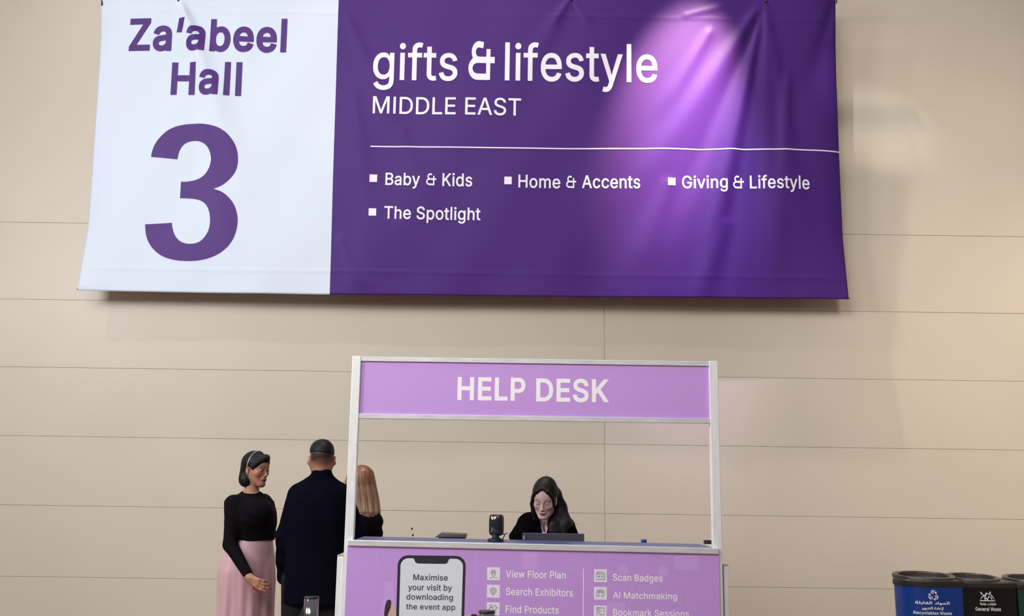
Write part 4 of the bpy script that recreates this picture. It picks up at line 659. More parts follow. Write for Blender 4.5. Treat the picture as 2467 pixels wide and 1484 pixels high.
# ------------------------------------------------------------------ queue posts in the foreground
def stanchion(px, py, wpx, Y, label, belt_to=None):
    p = P(px, py, Y); r = wpx / 2 * (np.linalg.norm(P(px + 1, py, Y) - p)); O = (p[0], Y, 0); z1 = p[2]
    t = thing('queue_post', label, 'queue post', O, 'chrome queue posts in front of the help desk')
    g = G(); g.rings([ovring(p[0], Y, z, rr, rr, 40, 2) for z, rr in ((0, .16), (.008, .165), (.016, .155), (.03, .05), (.032, r * .8))]); g.mk('base', M_CHROME, t, O, True)
    g = G(); g.rings([ovring(p[0], Y, z, rr, rr, 40, 2) for z, rr in ((.03, r * .82), (z1 - .17, r * .82), (z1 - .165, r), (z1 - .006, r))]); g.mk('tube', M_CHROME, t, O, True)
    g = G(); g.rings([ovring(p[0], Y, z, rr, rr, 40, 2) for z, rr in ((z1 - .007, r * 1.01), (z1 - .003, r * 1.01), (z1, r * .95), (z1 + .001, r * .8))]); g.mk('cap', M_BLACK, t, O, True)
    if belt_to is not None:
        q = np.array(belt_to); a = np.array([p[0] - r * .8, Y, z1 - .045]); h_ = .028
        g = G(); g.hexa([a + [0, 0, -h_], q + [0, 0, -h_], q + [0, .003, -h_], a + [0, .003, -h_], a + [0, 0, h_], q + [0, 0, h_], q + [0, .003, h_], a + [0, .003, h_]])
        g.mk('belt', mat('black_webbing', (0.03, 0.03, 0.035), 0.6), t, O)
    return t
stanchion(751, 1437, 35, 4.4, 'chrome queue post with a black cap in front of the man in the dark suit', P(600, 1760, 4.35))
stanchion(1173, 1471, 40, 4.0, 'chrome queue post with a black cap in front of the help desk panel')



# ------------------------------------------------------------------ people: bodies grown as one smooth surface from a distance field
def axis(lo, hi, coarse, fine=()):
    """grid line positions, denser inside the given (a, b, step) spans"""
    xs = [lo]
    while xs[-1] < hi:
        x = xs[-1]; st = coarse
        for a, b, f in fine:
            if a - coarse <= x <= b: st = min(st, f)
        xs.append(x + st)
    return np.array(xs)
class Field:
    def __init__(s, xs, ys, zs):
        s.ax = (xs, ys, zs); s.D = np.full((len(xs), len(ys), len(zs)), 1.0, np.float32)
    def op(s, fn, lo, hi, k=0.0, mode='u', T=None):
        sl = []
        for a, l, h in zip(s.ax, lo, hi):
            i0 = max(0, np.searchsorted(a, l) - 1); i1 = min(len(a), np.searchsorted(a, h) + 1)
            if i1 <= i0: return s
            sl.append(slice(i0, i1))
        sl = tuple(sl)
        x, y, z = np.meshgrid(*[a[q].astype(np.float32) for a, q in zip(s.ax, sl)], indexing='ij', sparse=True)
        if T is not None:
            c, R, sc_ = T; x = x - c[0]; y = y - c[1]; z = z - c[2]
            x, y, z = [(x * R[0][i] + y * R[1][i] + z * R[2][i]) / sc_ for i in range(3)]
            b = fn(x, y, z) * sc_
        else: b = fn(x, y, z)
        a = s.D[sl]; b = np.broadcast_to(b, a.shape)
        if mode == 's': b = -b
        if mode in ('s', 'i'):
            if k > 0: h = np.maximum(k - np.abs(a - b), 0) / k; s.D[sl] = np.maximum(a, b) + h * h * k / 4
            else: s.D[sl] = np.maximum(a, b)
        else:
            if k > 0: h = np.maximum(k - np.abs(a - b), 0) / k; s.D[sl] = np.minimum(a, b) - h * h * k / 4
            else: s.D[sl] = np.minimum(a, b)
        return s
    def cap(s, a, b, ra, rb=None, k=0.02, mode='u', T=None):
        rb = ra if rb is None else rb; a = np.asarray(a, float); b = np.asarray(b, float); d = b - a; L = float(d @ d) + 1e-12
        def fn(x, y, z):
            px, py, pz = x - a[0], y - a[1], z - a[2]; h = np.clip((px * d[0] + py * d[1] + pz * d[2]) / L, 0, 1)
            return np.sqrt((px - h * d[0]) ** 2 + (py - h * d[1]) ** 2 + (pz - h * d[2]) ** 2) - (ra + (rb - ra) * h)
        if T is None: m = max(ra, rb) + k + 0.01; return s.op(fn, np.minimum(a, b) - m, np.maximum(a, b) + m, k, mode)
        c, R, sc_ = T; A = c + R @ a * sc_; B = c + R @ b * sc_; m = max(ra, rb) * sc_ + k + 0.01
        return s.op(fn, np.minimum(A, B) - m, np.maximum(A, B) + m, k, mode, T)
    def ell(s, c0, r, k=0.02, mode='u', T=None, rot=None):
        c0 = np.asarray(c0, float); r = np.asarray(r, float)
        def fn(x, y, z):
            x = x - c0[0]; y = y - c0[1]; z = z - c0[2]
            if rot is not None: x, y, z = [x * rot[0][i] + y * rot[1][i] + z * rot[2][i] for i in range(3)]
            k0 = np.sqrt((x / r[0]) ** 2 + (y / r[1]) ** 2 + (z / r[2]) ** 2) + 1e-6
            k1 = np.sqrt((x / r[0] ** 2) ** 2 + (y / r[1] ** 2) ** 2 + (z / r[2] ** 2) ** 2) + 1e-6
            return k0 * (k0 - 1) / k1
        m = r.max() + k + 0.01
        if T is None: return s.op(fn, c0 - m, c0 + m, k, mode)
        c, R, sc_ = T; A = c + R @ c0 * sc_; m = r.max() * sc_ + k + 0.01
        return s.op(fn, A - m, A + m, k, mode, T)
    def loft(s, st, yaw=0.0, k=0.03, mode='u', fold=None, pw=2.0, grow_=0.0):
        """st: (z, cx, cy, rx, ry) from top to bottom or bottom to top"""
        st = np.array(sorted(st), float); ca, sa = math.cos(yaw), math.sin(yaw); Z = st[:, 0]
        def fn(x, y, z):
            cx, cy, rx, ry = [np.interp(z, Z, st[:, i]).astype(np.float32) for i in (1, 2, 3, 4)]
            rx = rx + grow_; ry = ry + grow_
            X = x - cx; Y = y - cy; u = (X * ca + Y * sa) / rx; v = (-X * sa + Y * ca) / ry
            q = (np.abs(u) ** pw + np.abs(v) ** pw) ** (1 / pw)
            if fold is not None: q = q / (1 + fold(np.arctan2(v, u), z))
            d = (q - 1) * np.minimum(rx, ry)
            return np.maximum(d, np.maximum(Z[0] - z, z - Z[-1]))
        m = max(st[:, 3].max(), st[:, 4].max()) + grow_ + k + 0.02
        return s.op(fn, (st[:, 1].min() - m, st[:, 2].min() - m, Z[0] - k - 0.01), (st[:, 1].max() + m, st[:, 2].max() + m, Z[-1] + k + 0.01), k, mode)
    def half(s, p, n, k=0.0, wob=None):
        """keep only the side that n points away from"""
        p = np.asarray(p, float); n = np.asarray(n, float); n = n / np.linalg.norm(n)
        fn = lambda x, y, z: (x - p[0]) * n[0] + (y - p[1]) * n[1] + (z - p[2]) * n[2] + (wob(x, y, z) if wob else 0)
        return s.op(fn, [a[0] for a in s.ax], [a[-1] for a in s.ax], k, 'i')
    def mesh(s):
        D = s.D.copy(); xs, ys, zs = s.ax
        for a in range(3):
            for e in (0, -1): q = [slice(None)] * 3; q[a] = e; D[tuple(q)] = np.maximum(D[tuple(q)], 1e-3)
        S = D < 0; nx, ny, nz = D.shape
        c = np.zeros((nx - 1, ny - 1, nz - 1), np.int8)
        for i in (0, 1):
            for j in (0, 1):
                for k in (0, 1): c += S[i:nx - 1 + i, j:ny - 1 + j, k:nz - 1 + k]
        act = np.argwhere((c > 0) & (c < 8)); I, J, K = act.T
        idx = np.full(c.shape, -1, np.int64); idx[I, J, K] = np.arange(len(act))
        acc = np.zeros((len(act), 3)); cnt = np.zeros(len(act)); co = [(i, j, k) for i in (0, 1) for j in (0, 1) for k in (0, 1)]
        for a in range(8):
            for b in range(a + 1, 8):
                if sum(abs(p - q) for p, q in zip(co[a], co[b])) != 1: continue
                A, B = co[a], co[b]; da = D[I + A[0], J + A[1], K + A[2]].astype(float); db = D[I + B[0], J + B[1], K + B[2]].astype(float)
                m = (da < 0) != (db < 0); t = np.where(m, da / (da - db + 1e-12), 0)[:, None]
                pa = np.stack([xs[I + A[0]], ys[J + A[1]], zs[K + A[2]]], 1); pb_ = np.stack([xs[I + B[0]], ys[J + B[1]], zs[K + B[2]]], 1)
                acc += np.where(m[:, None], pa + (pb_ - pa) * t, 0); cnt += m
        V = acc / cnt[:, None]; Fs = []
        for ax in range(3):
            q0 = [slice(None)] * 3; q1 = [slice(None)] * 3; q0[ax] = slice(0, -1); q1[ax] = slice(1, None)
            E = S[tuple(q0)] != S[tuple(q1)]; e = np.argwhere(E)
            o1, o2 = [a for a in range(3) if a != ax]
            e = e[(e[:, o1] > 0) & (e[:, o2] > 0) & (e[:, o1] < D.shape[o1] - 1) & (e[:, o2] < D.shape[o2] - 1)]
            def at(d1, d2):
                w_ = e.copy(); w_[:, o1] -= d1; w_[:, o2] -= d2; return idx[w_[:, 0], w_[:, 1], w_[:, 2]]
            f = np.stack([at(1, 1), at(0, 1), at(0, 0), at(1, 0)], 1); neg = S[e[:, 0], e[:, 1], e[:, 2]]
            if ax == 1: neg = ~neg
            f[~neg] = f[~neg][:, ::-1]; Fs.append(f)
        return V, np.concatenate(Fs)

def frame(yaw, pitch=0.0, roll=0.0):
    """head axes: faces -y, then turned by yaw (to the right of the picture), nodded and tilted"""
    return np.array(Matrix.Rotation(yaw, 3, 'Z') @ Matrix.Rotation(pitch, 3, 'X') @ Matrix.Rotation(roll, 3, 'Y'))
def add_head(f, T, female=True, ear=(.0795, .35)):
    s = 0.92 if female else 1.0
    f.ell((0, .018, .035), (.076, .094, .086), .01, T=T)
    f.ell((0, -.020, -.030), (.060 * (s + .04), .066, .082), .03, T=T)
    f.ell((0, -.045, .035), (.056, .045, .045), .03, T=T)
    for sg in (-1, 1):
        f.cap((sg * .052, .005, -.040), (sg * .018, -.062, -.100), .020, .015, .03, T=T)
        f.ell((sg * .040, -.058, -.024), (.024, .022, .022), .02, T=T)
    f.ell((0, -.072, -.102), (.020, .016, .015), .022, T=T)
    for sg in (-1, 1):                     # sockets, then lids
        f.ell((sg * .031, -.097, .001), (.018, .014, .0115), .014, 's', T=T)
        f.ell((sg * .031, -.0765, -.001), (.0152, .0130, .0115), .005, T=T)
        f.cap((sg * .016, -.087, .019), (sg * .044, -.078, .021), .0055, .004, .012, T=T)
    f.cap((0, -.084, .012), (0, -.104, -.032), .0065, .0085, .012, T=T)
    f.ell((0, -.105, -.036), (.0098, .0095, .0085), .008, T=T)
    for sg in (-1, 1):
        f.ell((sg * .0115, -.096, -.040), (.0068, .0085, .0062), .006, T=T)
        f.ell((sg * .006, -.101, -.0455), (.0030, .0045, .0025), .003, 's', T=T)
    f.ell((0, -.0855, -.062), (.022, .012, .014), .012, T=T)
    f.ell((-.008, -.0935, -.0645), (.0125, .0062, .0042), .004, T=T); f.ell((.008, -.0935, -.0645), (.0125, .0062, .0042), .004, T=T)
    f.ell((0, -.0925, -.0735), (.0185, .0068, .0056), .004, T=T)
    f.ell((0, -.100, -.0690), (.021, .0055, .0010), .002, 's', T=T)
    for sg in (-1, 1):                     # ears
        rot = np.array(Matrix.Rotation(sg * ear[1], 3, 'Z'))
        f.ell((sg * ear[0], .010, -.004), (.0085, .019, .031), .006, T=T, rot=rot)
        f.ell((sg * (ear[0] + .009), .004, .000), (.0065, .011, .019), .004, 's', T=T, rot=rot)
        f.ell((sg * .078, .004, -.030), (.007, .009, .009), .006, T=T)

def unit(v): v = np.asarray(v, float); return v / np.linalg.norm(v)
def add_hand(f, wrist, d, n, side=1, s=1.0, curl=(.35, .4, .45, .5), thumb=.5, spread=1.0, tips=None):
    """d: towards the fingers, n: the way the palm faces, side: +1 puts the thumb on the n x d side"""
    wrist = np.asarray(wrist, float); d = unit(d); n = np.asarray(n, float); n = unit(n - d * (n @ d)); t = np.cross(n, d) * side
    P_ = lambda a, b, c=0: wrist + d * a * s + t * b * s + n * c * s
    f.cap(P_(-.03, 0), P_(.012, 0), .0215 * s, .021 * s, .015)
    for b in (.026, .009, -.008, -.024): f.cap(P_(.012, b * .55), P_(.080 - abs(b - .005) * .25, b), .0125 * s, .0098 * s, .012)
    f.cap(P_(.015, .012, .004), P_(.05, .028, .006), .013 * s, .010 * s, .012)
    for i, (b, ln) in enumerate(((.027, .93), (.009, 1.03), (-.009, .96), (-.026, .76))):
        p = P_(.082 - abs(b - .005) * .3, b); dd = unit(d + t * (b * 3.0 * spread)); ang = curl[i]
        for q, (L, r0, r1) in enumerate(((.042, .0086, .0078), (.027, .0078, .0070), (.021, .0070, .0056))):
            ang_ = ang * (1.0 if q == 0 else 1.25); nn = unit(n - dd * (n @ dd))
            dd = unit(dd * math.cos(ang_) + nn * math.sin(ang_)); e = p + dd * L * ln * s
            f.cap(p, e, r0 * s, r1 * s, .0045); p = e
        if tips is not None: tips.append((p, dd, unit(np.cross(np.cross(dd, n), dd)) * -1, .0056 * s))
    p = P_(.020, .022, .004); dd = unit(d * .55 + t * .75 + n * .25)
    for L, r0, r1 in ((.040, .0125, .0100), (.030, .0098, .0086), (.024, .0086, .0066)):
        e = p + dd * L * s; f.cap(p, e, r0 * s, r1 * s, .006); p = e; dd = unit(dd * math.cos(thumb * .5) + (n * .5 + d * .6) * math.sin(thumb * .5))
    if tips is not None: tips.append((p, dd, -n, .0066 * s))
def nails(name, tips, m, parent, O, s=1.0):
    for p, d, n, r in tips:
        g = G(); t = np.cross(d, n); R = []
        for a, wd in ((-.012, .55), (-.008, .95), (0, 1.0), (.007, .8), (.011, .35)):
            c_ = p + d * a * s + n * r * .62; R.append([c_ + t * math.cos(q) * r * .85 * wd + n * math.sin(q) * r * .55 for q in np.linspace(0, 2 * math.pi, 9)[:-1]])
        g.rings(R); g.mk(name, m, parent, O, True)

def paint(V, T, base, female=True, brows=(0.012, 0.009, 0.009), lips=None, lash=True, extra=None, browk=1.0):
    c, R, s = T; L = ((V - c) @ R) / s; x, y, z = L.T; col = np.tile(np.array(base, float), (len(V), 1))
    def mixc(mask, cc):
        nonlocal col; m = np.clip(mask, 0, 1)[:, None]; col = col * (1 - m) + np.array(cc) * m
    front = (y < -.05)
    b = np.array(base); mixc(front * np.exp(-((np.abs(x) - .045) / .018) ** 2 - ((z + .03) / .02) ** 2) * .25, b * [1.15, .82, .80])
    if lips is not None:
        h = .0085 * np.sqrt(np.clip(1 - (x / .024) ** 2, 0, 1)); mixc((front & (y < -.075)) * np.clip((h - np.abs(z + .0695)) / .002 + .3, 0, 1), lips)
        mixc((front & (np.abs(x) < .022)) * np.exp(-((z + .0692) / .0012) ** 2) * .8, np.array(lips) * .35)
    ax = np.abs(x); zb = .0215 + .0065 * np.sin(np.pi * np.clip((ax - .010) / .048, 0, 1))
    mixc((front & (ax > .013) & (ax < .051)) * np.exp(-((z - zb) / (.0030 * browk)) ** 2) * .9, brows)
    if lash:
        zl_ = -.0065 + .9 * (ax - .031) ** 2 * 14
        mixc((front & (ax > .016) & (ax < .047)) * np.exp(-((z - zl_) / .0020) ** 2) * .92, brows)
        mixc((front & (ax > .014) & (ax < .048)) * np.exp(-((z - .003) / .007) ** 2) * .30, b * [.62, .5, .52])
    if extra: col = extra(x, y, z, col)
    return col
def strands(amp, n=46, zamp=0.0):
    return lambda x, y, z: amp * (np.sin(np.arctan2(x, y + .01) * n + 14 * z) + .6 * np.sin(np.arctan2(x, y) * n * 2.3 - 30 * z + 1))
M_SKIN = mat('skin', (0.5, 0.3, 0.2), 0.48, spec=0.35, vcol=True)
M_SKIN.node_tree.nodes['Principled BSDF'].inputs['Subsurface Weight'].default_value = 0.12
M_SKIN.node_tree.nodes['Principled BSDF'].inputs['Subsurface Radius'].default_value = (0.012, 0.005, 0.003)
M_SUIT = mat('dark_navy_suit_cloth', (0.0030, 0.0031, 0.0078), 0.95, spec=0.03, bump=0.12, bscale=25)
M_BTOP = mat('black_jersey', (0.0042, 0.0036, 0.0052), 0.9, spec=0.08, bump=0.15, bscale=18)
M_BHAIR = mat('black_hair', (0.0045, 0.004, 0.0045), 0.5, spec=0.22, noise=0.3, nscale=60, bump=0.35, bscale=160, stretch=(1, 1, .2))
M_DHAIR = mat('dark_brown_hair', (0.0100, 0.0060, 0.0070), 0.48, spec=0.25, noise=0.4, nscale=50, bump=0.35, bscale=160, stretch=(1, 1, .2))

def px_m(x, y, Y): return float(np.linalg.norm(P(x + 1, y, Y) - P(x, y, Y)))

# ---------------------------------------------------------------- woman in the pink skirt (standing, turned to the right)
YA = 6.35; A = lambda x, y, d=0.0: P(x, y, YA + d); ka = px_m(610, 1200, YA)
OA = np.array([A(605, 1400)[0], YA, 0.0])
hc = A(617, 1131, -0.01); hc2 = hc.copy(); TW = (hc2, frame(math.radians(61), math.radians(4), 0.0), 0.88)
ya = math.radians(42)
sh_n = A(563, 1212, -0.10); el_n = A(555, 1312, -0.13); wr_n = A(602, 1392, -0.24)      # near arm
sh_f = A(635, 1209, 0.12); el_f = A(648, 1286, 0.17); wr_f = A(600, 1346, 0.22)          # far arm
def sz(y): return A(605, y)[2]
tor = [(sz(1188), A(606, 0)[0], YA, .055, .050), (sz(1196), A(604, 0)[0], YA, .115, .066), (sz(1208), A(603, 0)[0], YA, .150, .085), (sz(1232), A(606, 0)[0], YA, .155, .104),
       (sz(1255), A(609, 0)[0], YA, .150, .112), (sz(1280), A(609, 0)[0], YA, .138, .100), (sz(1302), A(609, 0)[0], YA, .130, .096), (sz(1330), A(602, 0)[0], YA, .148, .112),
       (sz(1360), A(598, 0)[0], YA, .155, .125), (sz(1400), A(597, 0)[0], YA, .148, .120), (sz(1420), A(597, 0)[0], YA, .130, .10)]
# one x per row is read at its own height, since uprights lean slightly in the picture
tor = [(z, P(px_, yy, YA)[0], c, rx, ry) for (z, _x, c, rx, ry), px_, yy in zip(tor, (606, 604, 603, 606, 609, 609, 609, 602, 598, 597, 597), (1188, 1196, 1208, 1232, 1255, 1280, 1302, 1330, 1360, 1400, 1420))]
xs = axis(OA[0] - .30, OA[0] + .32, .009, [(hc[0] - .10, hc[0] + .12, .0034), (wr_n[0] - .07, wr_n[0] + .15, .0034)])
ys = axis(YA - .50, YA + .38, .009, [(hc[1] - .12, hc[1] + .10, .0034), (wr_n[1] - .10, wr_n[1] + .10, .0040)])
zs = axis(-.005, 1.70, .010, [(1.37, 1.66, .0034), (.72, .92, .0036)])
f = Field(xs, ys, zs)
f.loft(tor, ya)
add_head(f, TW)
f.cap(A(608, 1168, .01), A(603, 1200, .0), .045, .050, .03)
for a, b, c in ((sh_n, el_n, wr_n), (sh_f, el_f, wr_f)):
    f.cap(a, b, .043, .033, .03); f.cap(b, c, .034, .021, .02)
hipz = sz(1400)
for sg in (-1, 1):
    hx = OA[0] + sg * .085 * math.cos(ya); hy = YA + sg * .085 * math.sin(ya)
    f.cap((hx, hy, hipz), (hx, hy - .01, .47), .075, .052, .04); f.cap((hx, hy - .01, .47), (hx, hy + .01, .08), .050, .034, .02)
    f.cap((hx, hy + .02, .045), (hx + .09 * math.sin(ya), hy - .09 * math.cos(ya), .03), .034, .026, .02)
tipsN = []; tipsF = []
add_hand(f, wr_n, A(630, 1411, -.28) - wr_n, (.15, .9, .1), side=1, s=.92, curl=(.28, .40, .48, .55), spread=.35, thumb=.9, tips=tipsN)
add_hand(f, wr_f, A(575, 1372, .20) - wr_f, (-.1, -.9, -.1), side=-1, s=.88, curl=(.10, .2, .3, .45), tips=tipsF)
V, Fq = f.mesh()
SKA = lin(164, 118, 96)
colA = paint(V, TW, SKA, lips=lin(98, 46, 42), browk=1.1, lash=False, brows=lin(38, 24, 22))
pA = mk('person', V, Fq, M_SKIN, None, OA, True, vcol=colA)
tag(pA, 'woman in a black long-sleeved top and long dusty pink skirt talking, turned right', 'person')
nails('finger_nail', tipsN + tipsF, mat('red_nail', lin(196, 62, 62), 0.25), pA, OA, .9)
c, R, s_ = TW
for sg in (-1, 1):
    e = c + R @ np.array([sg * .031, -.0795, .0000]) * s_
    me_ = G(); fw = R @ np.array([0, -1, 0]); rt = R @ np.array([1, 0, 0]); up_ = R @ np.array([0, 0, 1.0])
    for (wd, ht, off, mi_) in ((.0115, .0045, .0100, 0), (.0052, .0043, .0112, 1)):
        ring = [e + fw * (off - .25 * (math.cos(t) * wd) ** 2 / .0135) * 1 + rt * math.cos(t) * wd + up_ * math.sin(t) * ht for t in np.linspace(0, 2 * math.pi, 17)[:-1]]
        b = len(me_.V); me_.add([e + fw * off * 1.02] + ring, [(0, 1 + i, 1 + (i + 1) % 16) for i in range(16)], mi_)
    me_.mk('eye', [mat('eye_white', lin(150, 138, 134), 0.3), mat('dark_iris', lin(30, 18, 15), 0.1)], pA, OA)
# bob hair tucked behind the ear
fh = Field(axis(hc[0] - .14, hc[0] + .13, .0036), axis(hc[1] - .14, hc[1] + .15, .0036), axis(hc[2] - .15, hc[2] + .14, .0036))
fh.ell((0, .020, .040), (.088, .104, .094), .01, T=TW)
fh.ell((.0, .060, -.045), (.082, .058, .085), .03, T=TW)
fh.ell((-.045, .045, -.085), (.042, .045, .042), .03, T=TW); fh.ell((.045, .045, -.085), (.042, .045, .042), .03, T=TW)
fh.op(strands(.0016), (-9,) * 3, (9,) * 3, 0, 'x', TW) if False else None
fh.ell((-.004, -.108, -.042), (.074, .080, .100), .012, 's', T=TW)
fh.ell((-.088, -.005, -.020), (.030, .034, .044), .010, 's', T=TW); fh.ell((.088, -.005, -.020), (.030, .034, .044), .010, 's', T=TW)
fh.cap((.01, -.078, .088), (-.058, -.056, .045), .016, .011, .03, T=TW); fh.cap((-.060, -.058, .045), (-.076, -.028, .012), .012, .008, .012, T=TW)
fh.cap((.01, -.078, .088), (.064, -.045, .045), .016, .011, .03, T=TW)
V, Fq = fh.mesh(); L_ = (V - c) @ R / s_; a_ = np.arctan2(L_[:, 0], L_[:, 2] - .02)
nrm = unit(np.ones(3)); rad = L_ - np.array([0, .02, .02]); rad /= np.linalg.norm(rad, axis=1)[:, None]
amp = .0007 * (np.sin(a_ * 34 + 25 * L_[:, 1]) + .6 * np.sin(a_ * 71 - 30 * L_[:, 1])); V = V + (rad * amp[:, None]) @ R.T
mk('hair', V, Fq, M_BHAIR, pA, OA, True)
def wisps(name, lines, m, parent, O, r=.0009):
    for ln in lines: G().tube(ln, [r] * (len(ln) - 1) + [r * .3], 5).mk(name, m, parent, O, True)
wisps('loose_hair', [[A(640, 1099), A(648, 1096), A(653, 1102), A(652, 1107)], [A(630, 1097), A(641, 1094), A(650, 1097), A(650, 1099)], [A(600, 1098), A(606, 1092), A(616, 1091), A(626, 1095)]], M_BHAIR, pA, OA)
# slim silver hair band
pts = []
for t in np.linspace(-100, 100, 26):
    a = math.radians(t); pts.append(c + R @ np.array([math.sin(a) * .0905, .004 - .012 * math.cos(a), .032 + math.cos(a) * .1060 - .004]) * s_)
g = G(); g.tube(pts, .0024, 8); g.mk('hair_band', mat('silver_band', lin(205, 200, 205), 0.3, metal=.3), pA, OA, True)
g = G(); e = c + R @ np.array([-.083, .000, -.046]) * s_; g.tube([e + [0, 0, .004], e, e + [0, 0, -.006]], [.002, .0045, .002], 8); g.mk('earring', mat('dark_earring', lin(60, 40, 45), .2, metal=.6), pA, OA, True)
g = G(); e = A(597, 1173, -.052); g.tube([e + [0, 0, .004], e, e + [0, 0, -.004]], [.0015, .0042, .0015], 8)
g.tube([A(584, 1176, -.01), A(590, 1180, -.045), A(600, 1186, -.075), A(612, 1189, -.085), A(622, 1186, -.065)], .0010, 6); g.mk('necklace', mat('pearl', lin(225, 210, 195), .25), pA, OA, True)
# black top
ft = Field(axis(OA[0] - .30, OA[0] + .32, .0062), axis(YA - .42, YA + .36, .0072), axis(.76, 1.50, .0062))
ft.loft(tor, ya, k=.03, grow_=.011)
ft.ell(A(632, 1234, -.065), (.060, .055, .062), .08); ft.ell(A(604, 1238, -.095), (.062, .050, .062), .08)
ft.cap(A(604, 1196, 0), A(604, 1210, 0), .062, .090, .03)
for a, b, c_, ex in ((sh_n, el_n, wr_n, 0), (sh_f, el_f, wr_f, .002)):
    ft.cap(a, b, .053, .043, .03); ft.cap(b, c_, .043, .0285, .02)
hz_ = sz(1300)
armtube = lambda x, y, z: 0
# hem: cut the body part away below the waist but keep the sleeves
Dk = ft.D.copy(); fa = Field(*ft.ax)
for a, b, c_ in ((sh_n, el_n, wr_n), (sh_f, el_f, wr_f)): fa.cap(a, b, .053, .043, .03); fa.cap(b, c_, .043, .0285, .02)
X_, Y_, Z_ = np.meshgrid(*[a.astype(np.float32) for a in ft.ax], indexing='ij', sparse=True)
ft.D = np.minimum(np.maximum(ft.D, (hz_ - Z_) + .004 * np.sin(X_ * 40) - .012 * (X_ - OA[0]) * 4), fa.D)
ft.ell(A(604, 1168, -.040), (.082, .095, .056), .010, 's')       # round neckline
ft.half(wr_n + (el_n - wr_n) * .05, wr_n - el_n) if False else None
for a, b in ((el_n, wr_n), (el_f, wr_f)):                      # cuffs: remove whatever lies past the wrist
    d = unit(b - a); p = a + (b - a) * .93
    ft.op(lambda x, y, z, p=p, d=d: np.maximum(-((x - p[0]) * d[0] + (y - p[1]) * d[1] + (z - p[2]) * d[2]), np.sqrt((x - p[0]) ** 2 + (y - p[1]) ** 2 + (z - p[2]) ** 2) - .09), p - .1, p + .1, 0, 's')
V, Fq = ft.mesh()
V[:, 1] += .0025 * np.sin(V[:, 2] * 90 + V[:, 0] * 40) * np.exp(-((V[:, 2] - sz(1250)) / .09) ** 2)
mk('top', V, Fq, M_BTOP, pA, OA, True)
# long satin skirt
sk = [(sz(1296), 609, 1296, .128, .098), (sz(1320), 604, 1320, .150, .118), (sz(1345), 598, 1345, .172, .138), (sz(1375), 595, 1375, .184, .150), (sz(1400), 595, 1400, .186, .150),
      (sz(1440), 594, 1440, .182, .148), (sz(1484), 592, 1484, .180, .150), (sz(1560), 592, 1560, .200, .17), (.45, 590, 1560, .225, .20), (.06, 590, 1560, .27, .24)]
sk = [(z, P(px_, min(yy, 1560), YA)[0], YA, rx, ry) for z, px_, yy, rx, ry in sk]
zk = sz(1330)
def skirt_fold(a, z):
    t = np.clip((zk - z) / .35, 0, 1); return t * (.030 * np.sin(a * 7 + z * 3) + .022 * np.sin(a * 12 - z * 6 + 1) + .012 * np.sin(a * 21 + 2)) + .006 * np.sin(a * 3 + z * 60) * np.clip((z - zk + .12) / .1, 0, 1)
fs = Field(axis(OA[0] - .36, OA[0] + .34, .0066), axis(YA - .32, YA + .32, .0075), axis(.03, sz(1292), .0085))
fs.loft(sk, ya, fold=skirt_fold)
V, Fq = fs.mesh(); mk('skirt', V, Fq, mat('dusty_pink_satin', lin(196, 156, 164), 0.40, spec=0.45, bump=.06, bscale=12, sheen=.1), pA, OA, True)
for sg in (-1, 1):
    hx = OA[0] + sg * .085 * math.cos(ya); hy = YA + sg * .085 * math.sin(ya); g = G()
    d = np.array([math.sin(ya), -math.cos(ya), 0]); n = np.array([math.cos(ya), math.sin(ya), 0]); q = np.array([hx, hy, 0])
    g.rings([[q + d * (.035 + .135 * math.cos(t)) * 1 + n * .045 * math.sin(t) * kk + [0, 0, zz] for t in np.linspace(0, 2 * math.pi, 21)[:-1]] for zz, kk in ((0.0, 1), (.02, 1.02), (.05, .9), (.075, .6))])
    g.mk('shoe', M_BLACK, pA, OA, True)

# ---------------------------------------------------------------- man in the dark suit, seen from behind
YM = 6.10; B = lambda x, y, d=0.0: P(x, y, YM + d)
OM = np.array([B(764, 1400)[0], YM, 0.0]); hm = B(775, 1108, 0.0)
TM = (hm, frame(math.radians(180 + 14), math.radians(8), 0.0), 0.93)
def row(rows, Y, kx=1.0): return [(P(px_, y, Y + dy)[2], P(px_, y, Y + dy)[0], Y + dy, hw * px_m(px_, y, Y + dy), ry) for y, px_, hw, ry, dy in rows]
f = Field(axis(OM[0] - .34, OM[0] + .36, .010, [(hm[0] - .09, hm[0] + .09, .0036)]), axis(YM - .30, YM + .30, .010, [(hm[1] - .11, hm[1] + .11, .0036)]), axis(-.005, 1.78, .012, [(1.44, 1.76, .0036)]))
add_head(f, TM, female=False, ear=(.085, .75))
f.cap(B(776, 1118, -.005), B(774, 1160, -.0), .050, .050, .03)
f.loft(row([(1162, 772, 30, .06, 0), (1176, 770, 56, .08, 0), (1200, 768, 64, .11, 0), (1280, 766, 58, .11, 0), (1330, 764, 56, .105, 0), (1380, 762, 58, .12, 0), (1420, 762, 55, .11, 0)], YM), 0)
shl, shr = B(716, 1193, .0), B(828, 1193, .0); ell_, elr = B(690, 1290, .02), B(858, 1290, .02); wrl, wrr = B(684, 1392, .10), B(862, 1385, .12)
for a, b, c_ in ((shl, ell_, wrl), (shr, elr, wrr)): f.cap(a, b, .045, .038, .03); f.cap(b, c_, .037, .026, .02)
add_hand(f, wrl, (0.02, .06, -1), (1, .1, 0), side=-1, s=.95, curl=(.25, .3, .35, .4)); add_hand(f, wrr, (0, .06, -1), (-1, .1, 0), side=1, s=.95, curl=(.25, .3, .35, .4))
for sg in (-1, 1):
    hx = OM[0] + sg * .10
    f.cap((hx, YM, .86), (hx, YM - .01, .47), .085, .060, .04); f.cap((hx, YM - .01, .47), (hx, YM + .0, .09), .055, .04, .02); f.cap((hx, YM - .03, .05), (hx, YM + .14, .035), .04, .03, .02)
